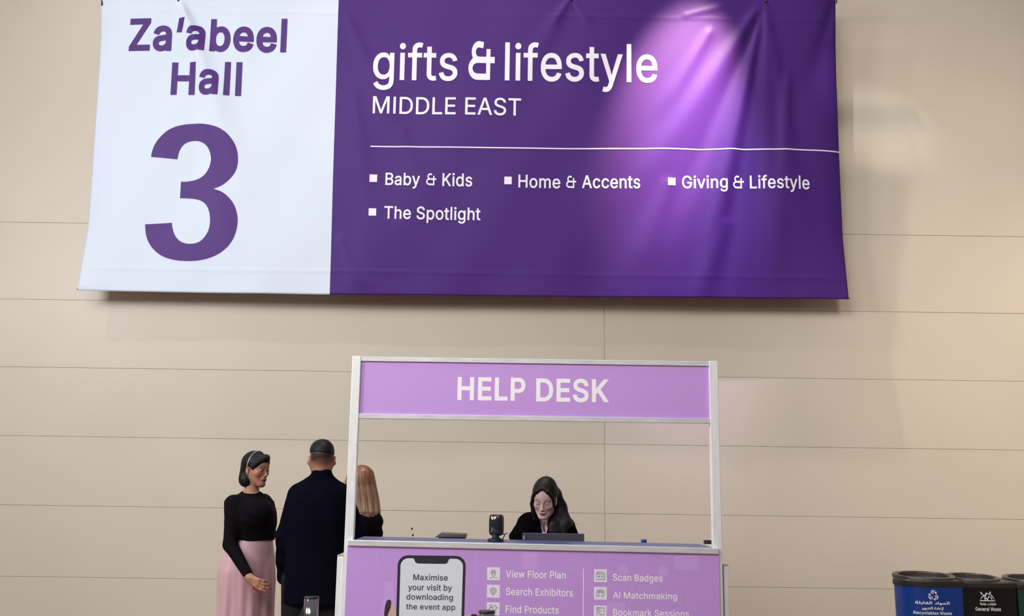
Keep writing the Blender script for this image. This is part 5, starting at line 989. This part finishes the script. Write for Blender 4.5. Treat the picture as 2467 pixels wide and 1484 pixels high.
V, Fq = f.mesh()
def fade(x, y, z, col):
    # shaved sides and nape: stubble, part of the haircut
    back = np.clip((y + .03) / .03, 0, 1); zz = z - .022 * np.clip(y / .08, -1, 1) * 0
    m = np.clip((zz + .058 + .10 * x) / .062, 0, 1) ** 1.0 * back * .97
    ear = np.exp(-((np.abs(x) - .088) / .012) ** 2) * (np.abs(z + .004) < .036); m = m * (1 - np.clip(ear, 0, 1))
    col = col * (1 - m[:, None]) + np.array(lin(38, 36, 38)) * m[:, None]
    b = np.clip((-z - .045) / .02, 0, 1) * np.clip((.018 - y) / .03, 0, 1)
    return col * (1 - b[:, None] * .92) + np.array(lin(22, 16, 16)) * b[:, None] * .92
pM = mk('person', V, Fq, M_SKIN, None, OM, True, vcol=paint(V, TM, lin(172, 124, 98), extra=fade))
tag(pM, 'man in a dark navy suit with short faded hair, standing with his back turned', 'person')
c, R, s_ = TM
fh = Field(axis(hm[0] - .12, hm[0] + .12, .0036), axis(hm[1] - .13, hm[1] + .13, .0036), axis(hm[2] - .06, hm[2] + .15, .0036))
fh.ell((0, .018, .035), (.0795, .0975, .0895), .01, T=TM); fh.ell((0, .012, .055), (.0775, .092, .080), .01, T=TM); fh.ell((0, -.03, .080), (.070, .070, .050), .03, T=TM)
# lower hair line, rising to the front
fh.op(lambda x, y, z: -(z - .034 + .05 * np.maximum(y, 0) - .12 * x), hm - .14, hm + .14, .012, 'i', TM)
V, Fq = fh.mesh(); V = V + rng.normal(0, .00035, V.shape); mk('hair', V, Fq, M_BHAIR, pM, OM, True)
fb = Field(axis(hm[0] - .12, hm[0] + .12, .004), axis(hm[1] - .02, hm[1] + .14, .004), axis(hm[2] - .16, hm[2] + .03, .004))
for sg in (-1, 1): fb.cap((sg * .062, -.010, -.035), (sg * .030, -.062, -.100), .017, .020, .01, T=TM)
fb.ell((0, -.075, -.105), (.032, .024, .022), .02, T=TM); V, Fq = fb.mesh(); mk('beard', V, Fq, M_BHAIR, pM, OM, True)
# suit jacket
fj = Field(axis(OM[0] - .34, OM[0] + .38, .0070), axis(YM - .27, YM + .30, .0085), axis(.66, 1.58, .0070))
jr = row([(1141, 777, 20, .058, 0), (1150, 774, 30, .066, 0), (1160, 771, 40, .085, 0), (1170, 770, 49, .100, 0), (1186, 769, 60, .118, 0), (1210, 768, 69, .135, 0), (1250, 767, 75, .142, 0), (1290, 766, 73, .135, 0),
          (1330, 765, 74, .135, 0), (1380, 764, 77, .150, 0), (1420, 763, 79, .155, 0), (1452, 763, 81, .160, 0)], YM)
fj.loft(jr, 0, k=.02, pw=2.35, fold=lambda a, z: .006 * np.sin(a * 5 + z * 9))
for a, b, c_ in ((shl, ell_, wrl), (shr, elr, wrr)):
    fj.cap(a, b, .055, .060, .05); fj.cap(b, c_, .056, .043, .03)
fj.ell(B(688, 1312, .02), (.05, .05, .04), .03); fj.ell(B(678, 1345, .05), (.030, .05, .06), .03)
fj.cap(B(771, 1141, -.01), B(779, 1141, -.01), .050, .050, .02)
fj.cap(B(771, 1158, .0), B(722, 1188, .0), .046, .050, .04); fj.cap(B(776, 1158, .0), B(822, 1188, .0), .046, .050, .04)
fj.op(lambda x, y, z: np.abs(x - B(767, 1440)[0]) - .003 + 0 * y, B(764, 1484, -.3), B(771, 1398, -.02), 0, 's')
V, Fq = fj.mesh()
w_ = np.exp(-((V[:, 0] - ell_[0] - .0) / .05) ** 2); V[:, 0] += .0045 * np.sin(V[:, 2] * 95 + V[:, 1] * 30) * w_ * np.exp(-((V[:, 2] - .95) / .16) ** 2)
V[:, 1] += .004 * np.sin(V[:, 0] * 28 + V[:, 2] * 12) * np.clip((1.4 - V[:, 2]) / .3, 0, 1)
mk('jacket', V, Fq, M_SUIT, pM, OM, True)
fc = Field(axis(OM[0] - .15, OM[0] + .2, .004), axis(YM - .12, YM + .14, .004), axis(1.40, 1.62, .004))
fc.cap(B(774, 1165, -.0), B(776, 1128, .0), .068, .0585, .0); fc.half(B(776, 1134), (.0, -.30, 1)); fc.half(B(777, 1165), (.0, .0, -1)); fc.cap(B(776, 1140, 0), B(776, 1110, 0), .0535, .0535, .0, mode='s')
V, Fq = fc.mesh(); mk('collar', V, Fq, M_SUIT, pM, OM, True)
ftr = Field(axis(OM[0] - .28, OM[0] + .28, .009), axis(YM - .2, YM + .2, .009), axis(.05, .92, .010))
for sg in (-1, 1): ftr.cap((OM[0] + sg * .10, YM, .86), (OM[0] + sg * .105, YM - .01, .47), .115, .088, .04); ftr.cap((OM[0] + sg * .105, YM - .01, .47), (OM[0] + sg * .105, YM, .06), .086, .075, .03)
V, Fq = ftr.mesh(); mk('trousers', V, Fq, mat('black_trouser_cloth', (0.006, 0.006, 0.008), .85, spec=.2), pM, OM, True)
for sg in (-1, 1):
    g = G(); q = np.array([OM[0] + sg * .105, YM + .05, 0])
    g.rings([[q + [.05 * kk * math.sin(t), .15 * math.cos(t) * kk, zz] for t in np.linspace(0, 2 * math.pi, 21)[:-1]] for zz, kk in ((0, 1), (.02, 1.02), (.05, .88), (.075, .6))])
    g.mk('shoe', M_BLACK, pM, OM, True)

# ---------------------------------------------------------------- red-haired woman half hidden by the left post
YR = 6.62; D_ = lambda x, y, d=0.0: P(x, y, YR + d)
OR = np.array([D_(866, 1300)[0], YR, 0.0]); hr = D_(865, 1163, -.0)
TR = (hr, frame(math.radians(-118), math.radians(10), 0.0), 0.90)
f = Field(axis(OR[0] - .26, OR[0] + .26, .010, [(hr[0] - .11, hr[0] + .09, .0042)]), axis(YR - .26, YR + .26, .010, [(hr[1] - .10, hr[1] + .11, .0042)]), axis(-.005, 1.60, .012, [(1.30, 1.56, .0042)]))
add_head(f, TR)
f.cap(D_(867, 1185), D_(868, 1225), .045, .055, .03)
rr = row([(1232, 870, 34, .07, 0), (1245, 869, 44, .085, 0), (1270, 866, 46, .10, 0), (1300, 866, 42, .095, 0), (1340, 866, 42, .095, 0), (1400, 866, 50, .125, 0), (1440, 866, 48, .12, 0)], YR)
f.loft(rr, 0)
sR, sL = D_(903, 1250, -.02), D_(838, 1250, .03)
eR, eL = D_(906, 1330, .02), D_(838, 1330, -.02); wR, wL = D_(860, 1345, -.18), D_(840, 1350, -.18)
for a, b, c_ in ((sR, eR, wR), (sL, eL, wL)): f.cap(a, b, .038, .032, .03); f.cap(b, c_, .032, .021, .02)
add_hand(f, wR, (-.5, -.5, -.2), (0, -.2, -1), side=1, s=.85); add_hand(f, wL, (-.2, -.7, -.2), (0, -.2, -1), side=-1, s=.85)
for sg in (-1, 1):
    hx = OR[0] + sg * .085
    f.cap((hx, YR, .80), (hx, YR, .45), .078, .055, .04); f.cap((hx, YR, .45), (hx, YR, .08), .05, .036, .02); f.cap((hx, YR, .045), (hx - .08, YR + .04, .03), .034, .026, .02)
V, Fq = f.mesh()
pR = mk('person', V, Fq, M_SKIN, None, OR, True, vcol=paint(V, TR, lin(190, 145, 120), lips=lin(150, 80, 75)))
tag(pR, 'woman with long reddish blonde hair, half hidden behind the left desk post', 'person')
fh = Field(axis(hr[0] - .17, hr[0] + .18, .0038), axis(hr[1] - .17, hr[1] + .17, .0042), axis(D_(866, 1256)[2], hr[2] + .14, .0038))
fh.ell((0, .022, .036), (.088, .104, .092), .01, T=TR)
ang = lambda x, y: np.arctan2(y - YR, x - hr[0])
def hfold(a, z): return .020 * np.sin(a * 17 + z * 9) + .014 * np.sin(a * 31 - z * 14 + 2) + .010 * np.sin(a * 53 + z * 6)
fh.loft(row([(1140, 868, 26, .075, 0), (1160, 868, 36, .092, 0), (1185, 872, 38, .098, 0), (1210, 877, 37, .098, .0), (1232, 880, 36, .092, -.01), (1246, 885, 29, .075, -.01), (1254, 900, 12, .03, -.01)], YR), 0, fold=hfold, k=.03)
fh.ell((0, -.125, -.05), (.060, .075, .15), .015, 's', T=TR)
V, Fq = fh.mesh()
zt_ = (V[:, 2] - D_(866, 1240)[2]) / (D_(866, 1127)[2] - D_(866, 1240)[2])
aa = np.arctan2(V[:, 1] - YR, V[:, 0] - hr[0]); st = .5 + .5 * np.sin(aa * 24 + np.sin(V[:, 2] * 20) * 1.2) * np.sin(aa * 41 + 1.3)
c0, c1, c2 = np.array(lin(134, 82, 48)), np.array(lin(184, 150, 126)), np.array(lin(70, 42, 30))
t_ = np.clip(1.05 - zt_, 0, 1)[:, None] ** 1.1; hcv = c0 * (1 - t_) + c1 * t_; m_ = (np.clip(1 - st, 0, 1) ** 1.6)[:, None] * .75; hcv = hcv * (1 - m_) + c2 * m_
mk('hair', V, Fq, mat('streaked_red_blonde_hair', (.3, .15, .08), .42, spec=.4, vcol=True, noise=.15, nscale=80, stretch=(1, 1, .1)), pR, OR, True, vcol=hcv)
fb = Field(axis(OR[0] - .24, OR[0] + .24, .0065), axis(YR - .26, YR + .22, .0075), axis(.62, D_(866, 1226)[2], .0065))
fb.loft(rr, 0, grow_=.012, k=.02); fb.cap(D_(868, 1222), D_(868, 1240), .05, .075, .03)
for a, b, c_ in ((sR, eR, wR), (sL, eL, wL)): fb.cap(a, b, .047, .041, .03); fb.cap(b, c_, .041, .027, .02)
fb.ell(D_(908, 1262, -.02), (.030, .04, .035), .02)
fb.cap(D_(867, 1220), D_(867, 1200), .048, .06, .01, mode='s')
V, Fq = fb.mesh(); V[:, 0] += .004 * np.sin(V[:, 2] * 80) * np.clip((V[:, 0] - OR[0]) / .1, 0, 1); mk('top', V, Fq, M_BTOP, pR, OR, True)
fr = Field(axis(OR[0] - .25, OR[0] + .25, .01), axis(YR - .2, YR + .2, .01), axis(.06, .82, .011))
for sg in (-1, 1): fr.cap((OR[0] + sg * .085, YR, .76), (OR[0] + sg * .085, YR, .45), .10, .075, .04); fr.cap((OR[0] + sg * .085, YR, .45), (OR[0] + sg * .085, YR, .07), .075, .065, .03)
V, Fq = fr.mesh(); mk('trousers', V, Fq, mat('black_trouser_cloth', (0.006, 0.006, 0.008), .85), pR, OR, True)
for ln in ([(833, 1156), (829, 1158), (828, 1163), (831, 1166)], [(835, 1163), (831, 1167), (832, 1172), (836, 1172)], [(836, 1150), (833, 1154), (834, 1160)]): G().tube([D_(x, y, -.02) for x, y in ln], .0011, 5).mk('loose_hair', mat('brown_wisp', lin(70, 50, 42), .5), pR, OR, True)

# ---------------------------------------------------------------- receptionist sitting behind the counter, looking down
YC = 5.98; E_ = lambda x, y, d=0.0: P(x, y, YC + d)
OC = np.array([E_(1312, 1300)[0], YC + .12, 0.0]); hd = E_(1312, 1203, -.02)
TC = (hd, frame(math.radians(-13), math.radians(20), math.radians(3)), 0.865)
f = Field(axis(OC[0] - .32, OC[0] + .32, .010, [(hd[0] - .09, hd[0] + .10, .0026)]), axis(YC - .46, YC + .42, .010, [(hd[1] - .13, hd[1] + .12, .0030)]), axis(-.005, 1.56, .012, [(1.18, 1.53, .0026)]))
add_head(f, TC)
nb = E_(1319, 1272, .075)
f.cap(E_(1320, 1232, .045), nb, .043, .048, .03)
cr = row([(1262, 1318, 24, .055, .09), (1272, 1318, 42, .075, .09), (1290, 1318, 52, .095, .09), (1330, 1317, 52, .105, .11), (1380, 1316, 46, .10, .13), (1430, 1316, 50, .115, .15), (1465, 1316, 54, .125, .17)], YC)
f.loft(cr, 0)
zse = .68
hipc = np.array([OC[0], YC + .17, zse + .09])
aL, aR = E_(1268, 1262, .06), E_(1362, 1268, .08)
eL2, eR2 = E_(1246, 1335, -.02), E_(1390, 1335, .0); wL2, wR2 = E_(1288, 1345, -.20), E_(1350, 1345, -.20)
for w2 in (wL2, wR2): w2[2] = ZI + .045
for a, b, c_ in ((aL, eL2, wL2), (aR, eR2, wR2)): f.cap(a, b, .040, .033, .03); f.cap(b, c_, .033, .021, .02)
add_hand(f, wL2, (.35, -.9, -.15), (0, 0, -1), side=1, s=.86, curl=(.2, .25, .25, .3)); add_hand(f, wR2, (-.35, -.9, -.15), (0, 0, -1), side=-1, s=.86, curl=(.2, .25, .25, .3))
f.ell(hipc, (.16, .13, .09), .04)
for sg in (-1, 1):
    k1 = np.array([OC[0] + sg * .10, YC - .24, zse + .05]); h1 = hipc + [sg * .09, 0, -.01]; an = np.array([OC[0] + sg * .09, YC - .10, .30])
    f.cap(h1, k1, .078, .055, .04); f.cap(k1, an, .052, .034, .03); f.cap(an + [0, .02, -.03], an + [0, -.12, -.05], .032, .024, .02)
V, Fq = f.mesh()
pC = mk('person', V, Fq, M_SKIN, None, OC, True, vcol=paint(V, TC, lin(212, 178, 168), lips=lin(150, 92, 92), brows=lin(52, 34, 32), browk=1.05))
tag(pC, 'receptionist with long dark hair and a black blazer sitting behind the counter looking down', 'person')
c, R, s_ = TC
# hair: parted cap, side curtains and long lengths
fh = Field(axis(hd[0] - .16, hd[0] + .24, .0032), axis(hd[1] - .12, hd[1] + .20, .0036), axis(E_(1312, 1296)[2], hd[2] + .17, .0032))
fh.ell((0, .024, .044), (.088, .100, .092), .01, T=TC); fh.ell((.004, .045, .085), (.060, .065, .060), .03, T=TC)
fh.ell((-.004, -.112, -.038), (.0625, .072, .096), .010, 's', T=TC)
fh.cap((0, -.075, .108), (-.0, -.055, .13), .004, .004, .006, mode='s', T=TC)
# curtains swept from the parting to both temples
def lock(pts, rs, k=.010, T=TC):
    for i in range(len(pts) - 1): fh.cap(pts[i], pts[i + 1], rs[i], rs[i + 1], k, T=T)
lock([(-.012, -.066, .100), (-.040, -.070, .080), (-.062, -.059, .050), (-.074, -.036, .010)], [.009, .011, .013, .012])
lock([(-.076, -.020, .02), (-.082, .000, -.04), (-.078, -.004, -.10), (-.070, -.02, -.15), (-.062, -.03, -.19)], [.016, .020, .017, .012, .004])
lock([(.004, -.066, .100), (.036, -.071, .082), (.060, -.062, .050), (.071, -.042, .010), (.0735, -.038, -.030), (.074, -.034, -.060)], [.009, .012, .012, .009, .006, .003])
# lengths falling behind her ear and over the shoulder
lock([E_(1342, 1190, .03), E_(1351, 1222, .05), E_(1346, 1255, .02), E_(1340, 1278, .0), E_(1336, 1292, -.02)], [.030, .030, .032, .026, .012], .04, None)
lock([E_(1351, 1224, .05), E_(1362, 1246, .03), E_(1374, 1258, .02), E_(1381, 1271, .02)], [.022, .019, .010, .003], .02, None)
lock([E_(1334, 1236, .04), E_(1330, 1262, .0), E_(1327, 1280, -.02)], [.016, .022, .012], .03, None)
lock([E_(1357, 1236, .04), E_(1364, 1262, .0), E_(1360, 1284, -.02)], [.018, .020, .012], .035, None)
# leave her ear free
fh.ell((.084, -.006, -.012), (.017, .022, .034), .006, 's', T=TC)
V, Fq = fh.mesh(); L_ = (V - c) @ R / s_; a_ = np.arctan2(L_[:, 0], L_[:, 1] + .02)
amp = .0006 * (np.sin(a_ * 30 + 30 * L_[:, 2]) + .6 * np.sin(a_ * 63 - 20 * L_[:, 2])); rad = L_ - np.array([0, .02, .0]); rad /= np.linalg.norm(rad, axis=1)[:, None]; V = V + (rad * amp[:, None]) @ R.T
mk('hair', V, Fq, M_DHAIR, pC, OC, True)
wisps('loose_hair', [[E_(1358, 1215, .03), E_(1364, 1224, .03), E_(1364, 1234, .03), E_(1359, 1240, .03)], [E_(1357, 1222, .03), E_(1361, 1230, .03), E_(1360, 1238, .03)], [E_(1374, 1252, .02), E_(1384, 1260, .02), E_(1394, 1264, .02)],
                     [E_(1313, 1152), E_(1316, 1146), E_(1319, 1139)], [E_(1284, 1212), E_(1280, 1219), E_(1276, 1222)], [E_(1303, 1157), E_(1303, 1154), E_(1308, 1152), E_(1312, 1151)], [E_(1376, 1256, .02), E_(1382, 1266, .02), E_(1383, 1274, .02)]], M_DHAIR, pC, OC, .0012)
# blazer, open in a narrow V
fz = Field(axis(OC[0] - .34, OC[0] + .34, .0055), axis(YC - .26, YC + .34, .0065), axis(.80, E_(1312, 1228)[2], .0055))
fz.loft(cr, 0, grow_=.016, k=.02); fz.cap(E_(1300, 1252, .06), E_(1285, 1262, .06), .040, .050, .04); fz.cap(E_(1338, 1255, .07), E_(1352, 1264, .07), .040, .052, .04)
for a, b, c_ in ((aL, eL2, wL2), (aR, eR2, wR2)): fz.cap(a, b, .058, .052, .04); fz.cap(b, c_, .050, .033, .03)
fz.cap(E_(1270, 1246, .05), E_(1296, 1240, .05), .020, .028, .03)
fz.cap(E_(1346, 1252, .06), E_(1330, 1245, .06), .022, .028, .03)
fz.cap(E_(1238, 1292, .0), E_(1250, 1284, .03), .030, .040, .03)
pv = E_(1314, 1290, -.02)
def vcut(x, y, z):
    zr = (z - E_(1311, 1295)[2]); hw = .006 + .24 * np.clip(zr, 0, .3); xc_ = E_(1311.5, 1290)[0] + (E_(1312, 1250)[0] - E_(1311.5, 1290)[0]) * zr / .1
    return np.maximum(np.abs(x - xc_) - hw, np.maximum(-zr, y - (YC + .075)))
fz.op(vcut, (OC[0] - .14, YC - .3, 1.0), (OC[0] + .14, YC + .1, 1.6), .006, 's')
fz.cap(nb + [0, 0, -.02], E_(1320, 1215, .05), .050, .050, .01, mode='s')
V, Fq = fz.mesh(); mk('blazer', V, Fq, mat('black_blazer_cloth', (0.0022, 0.0018, 0.003), .95, spec=.03, bump=.1, bscale=25), pC, OC, True)
g = G()   # purple lanyard strips with a white clip
q = [E_(1304, 1254, .012), E_(1308, 1268, .012), E_(1312, 1284, .008), E_(1312, 1300, .0)]
for off in (0,): g.tube([p_ + [0, -.0, 0] for p_ in q], [.004, .0055, .0085, .0085], 8)
g.mk('lanyard', mat('purple_ribbon', lin(92, 62, 122), .5), pC, OC, True)
g = G(); e = E_(1310.5, 1284.5, -.012); g.box(e[0] - .011, e[0] + .011, e[1] - .003, e[1] + .003, e[2] - .010, e[2] + .005); g.mk('badge_clip', mat('white_clip', lin(235, 235, 240), .3), pC, OC, bevel=.002)
fr = Field(axis(OC[0] - .24, OC[0] + .24, .01), axis(YC - .36, YC + .34, .01), axis(.24, .90, .01))
fr.ell(hipc, (.175, .145, .105), .04)
for sg in (-1, 1):
    k1 = np.array([OC[0] + sg * .10, YC - .24, zse + .05]); h1 = hipc + [sg * .09, 0, -.01]; an = np.array([OC[0] + sg * .09, YC - .10, .30]); fr.cap(h1, k1, .088, .068, .04); fr.cap(k1, an, .066, .052, .03)
V, Fq = fr.mesh(); mk('trousers', V, Fq, mat('black_trouser_cloth', (0.006, 0.006, 0.008), .85), pC, OC, True)
for sg in (-1, 1):
    g = G(); q = np.array([OC[0] + sg * .09, YC - .14, .215])
    g.rings([[q + [.042 * kk * math.sin(t), .125 * math.cos(t) * kk, zz] for t in np.linspace(0, 2 * math.pi, 21)[:-1]] for zz, kk in ((0, 1), (.02, 1.02), (.05, .88), (.07, .6))]); g.mk('shoe', M_BLACK, pC, OC, True)
OS2 = (OC[0], YC + .17, 0)
t = thing('bar_stool', 'black high stool under the receptionist behind the counter', 'stool', OS2)
g = G(); g.rings([ovring(OC[0], YC + .17, z, r_, r_, 32, 2) for z, r_ in ((.60, .16), (.605, .18), (.64, .185), (.655, .17))]); g.mk('seat', M_BLACK, t, OS2, True)
g = G(); g.tube([(OC[0], YC + .17, .02), (OC[0], YC + .17, .61)], .025, 14); g.mk('column', M_CHROME, t, OS2, True)
g = G(); g.rings([ovring(OC[0], YC + .17, z, r_, r_, 32, 2) for z, r_ in ((0, .21), (.012, .21), (.022, .05))]); g.mk('base', M_CHROME, t, OS2, True)
g = G(); g.tube([(OC[0] + .16 * math.cos(a), YC + .12 + .22 * math.sin(a), .20) for a in np.linspace(0, 2 * math.pi, 25)], .010, 8); g.mk('foot_ring', M_CHROME, t, OS2, True)
# ------------------------------------------------------------------ waste bins by the wall on the right
YN = 6.9
def bin_(label, x0, x1, front_off, mcol, yl, seed, O_Y=YN):
    """wide bin with a bowed front; x0..x1 are the pixels of its sides at the rim"""
    a = P(x0, yl, O_Y)[0]; b = P(x1, yl, O_Y)[0]; return a, b
M_BLUE = mat('glossy_blue_panel', lin(22, 58, 134), 0.16, spec=.5, coat=.15)
M_BBK = mat('glossy_black_panel', (0.006, 0.005, 0.008), 0.25, spec=.5)
M_BGR = mat('dark_green_panel', lin(16, 62, 50), 0.3, spec=.5)
M_RIM = mat('black_bin_rim', (0.022, 0.018, 0.018), 0.30, spec=.6)
M_INN = mat('dark_bin_inside', (0.05, 0.038, 0.034), 0.25, spec=.6)
M_BTX = mat('white_bin_print', (.80, .84, .90), .4)
S_ = px_m(2250, 1410, YN)
def make_bin(kind, label, cx, zr, wd, dp, mcol, texts, icon, hole_px, group='waste bins in a row by the right wall', bow=.10, round_left=False, lx=0.0, lr=.45):
    """cx centre x, zr rim height, wd width, dp depth; the front bows out"""
    O = (cx, YN, 0); t = thing('waste_bin', label, 'bin', O, group)
    def plan(k=1.0, n=28, dz=0.0, z=0.0):
        pts = []
        if round_left:
            for i in range(n + 1):
                a = math.pi / 2 * i / n; kx = k
                pts.append((cx + (-wd / 2 + .045 + (wd * .62 - .045) * (1 - math.cos(a))) * kx, YN + dp * .30 - (1 - k) * dp * .2 - (dp * .30 + bow) * math.sin(a) * k, z))
            pts += [(cx + wd * .30 * k, YN - bow * k, z), (cx + wd / 2 * k, YN - bow * .9 * k, z)]
        else:
          for i in range(n + 1):              # bowed front, left to right
            u = -1 + 2 * i / n; pts.append((cx + u * wd / 2 * k, YN - (bow * (1 - u * u)) * k - (1 - k) * 0 + (1 - k) * dp * .5, z))
        pts += [(cx + wd / 2 * k, YN + dp - (1 - k) * dp * .5, z), (cx + (-wd / 2 + (.155 if round_left else 0)) * k, YN + dp - (1 - k) * dp * .5, z)]
        return pts
    g = G(); g.rings([plan(.94, z=0.0), plan(.96, z=.04), plan(1.0, z=zr - .045), plan(1.0, z=zr - .040)]); g.mk('body', mcol, t, O, bevel=.002)
    # rim collar: two stepped bands
    g = G(); g.rings([plan(1.035, z=zr - .052), plan(1.045, z=zr - .040), plan(1.045, z=zr - .018), plan(1.01, z=zr - .010), plan(.98, z=zr - .008)]); g.mk('rim', M_RIM, t, O, bevel=.003)
    # lid ring with an open oval mouth, tipped slightly towards the front
    n = 48; zc = zr + .012; cy = YN + dp * .42
    def oval(rx, ry, z, tip=.0): return [(cx + lx + rx * math.cos(2 * math.pi * i / n), cy + ry * math.sin(2 * math.pi * i / n), z + tip * math.sin(2 * math.pi * i / n)) for i in range(n)]
    rx, ry = wd * lr, dp * .50 + bow * .25
    g = G(); g.rings([oval(rx * 1.0, ry, zr - .012), oval(rx * 1.0, ry, zc - .008, .006), oval(rx * .985, ry * .985, zc, .010), oval(rx * .84, ry * .80, zc, .010), oval(rx * .82, ry * .78, zc - .006, .010), oval(rx * .78, ry * .72, zr - .20)], cap0=False, cap1=False); g.mk('lid_ring', M_RIM, t, O, True)
    g = G(); g.rings([oval(rx * .815, ry * .775, zc - .008, .010), oval(rx * .79, ry * .74, zr - .10), oval(rx * .775, ry * .715, zr - .19)], cap0=False); g.mk('inner_bucket', M_INN, t, O, True)
    def surf(x):
        if round_left:
            c_ = 1 - np.clip((x - cx + wd / 2) / (wd * .62), 0, 1); return YN + dp * .30 - (dp * .30 + bow) * np.sqrt(1 - c_ ** 2) - .003
        u = np.clip((x - cx) / (wd / 2), -1, 1); return YN - bow * (1 - u * u) - .002
    def put(name, V2, F2, w_, h_, zc_, xc_=0.0, m=M_BTX):
        V2 = np.asarray(V2, float); a, b = V2.min(0), V2.max(0); k = w_ / (b[0] - a[0]); kz = h_ / (b[1] - a[1]) if h_ else k
        W = np.stack([cx + xc_ + (V2[:, 0] - (a[0] + b[0]) / 2) * k, V2[:, 0] * 0, zc_ + (V2[:, 1] - a[1]) * kz], 1)
        W, F3 = subdivide2d(W, F2, .02); W[:, 1] = surf(W[:, 0]); return mk(name, W, F3, m, t, O)
    for s, w_, h_, dz, xo in texts:
        V2, F2 = text2d(s, .03); put('lettering', V2, F2, w_, h_, zr - dz, xo)
    if icon: V2, F2 = stroke2d(icon[0], icon[1]); put('symbol', V2, F2, icon[2], None, zr - icon[3], icon[4])
    return t, O
zr = P(2225, 1393, YN)[2]
xw = lambda x: P(x, 1400, YN)[0]
# recycling arrows: three bent bands
tri = []
for k in range(3):
    a = math.radians(90 + 120 * k)
    pts = [(-.30, .36), (-.16, .62), (.14, .62), (.36, .30)]; hd_ = [(.14, .36), (.38, .26), (.44, .50)]
    rt = lambda p: (p[0] * math.cos(a - math.pi / 2) - p[1] * math.sin(a - math.pi / 2), p[0] * math.sin(a - math.pi / 2) + p[1] * math.cos(a - math.pi / 2))
    tri.append([rt(p) for p in pts]); tri.append([rt(p) for p in hd_]); tri.append([rt(p) for p in [(-.30, .36), (-.08, .22), (.02, .40), (-.16, .62)]])
wb = xw(2308) - xw(2152)
make_bin('blue', 'blue recycling bin with an open black lid, leftmost of the waste bins', (xw(2308) + xw(2152)) / 2, zr, wb, .36, M_BLUE,
         [('@1', 78 * S_, 9 * S_, .170, 4 * S_), ('@2', 50 * S_, 9 * S_, .205, 3 * S_), ('Recyclables Waste', 86 * S_, 9 * S_, .236, 4 * S_)],
         (tri, .085, 24 * S_, .140, 6 * S_), None, bow=.07, round_left=True, lx=.050, lr=.47)
mount = [[(0, 0), (1.0, 0), (.88, .22), (.72, .42), (.58, .44), (.46, .50), (.30, .30), (.14, .24), (0, 0)], [(.12, .46), (.30, .32)], [(.05, .56), (.14, .50), (.10, .42)], [(.62, .44), (.72, .60)], [(.70, .56), (.76, .52)],
         [(.30, .0), (.42, .18), (.55, .0)], [(.50, .08), (.60, .30), (.74, .22), (.80, .06)], [(.46, .50), (.30, .12)]]
xg0, xg1 = xw(2310), xw(2446)
make_bin('black', 'black general waste bin with a hill symbol, between the blue bin and the green bin', (xg0 + xg1) / 2, zr - .006, xg1 - xg0, .36, M_BBK,
         [('@3', 38 * S_, 8 * S_, .166, -7 * S_), ('General Waste', 60 * S_, 8.5 * S_, .200, -7 * S_)], (mount, .055, 36 * S_, .136, -8 * S_), None, bow=.035, lx=-.03)
xh0, xh1 = xw(2450), xw(2600)
make_bin('green', 'dark green waste bin cut off by the right edge of the photo', (xh0 + xh1) / 2, zr - .010, xh1 - xh0, .36, M_BGR, [], None, None, bow=.035, lx=-.03)
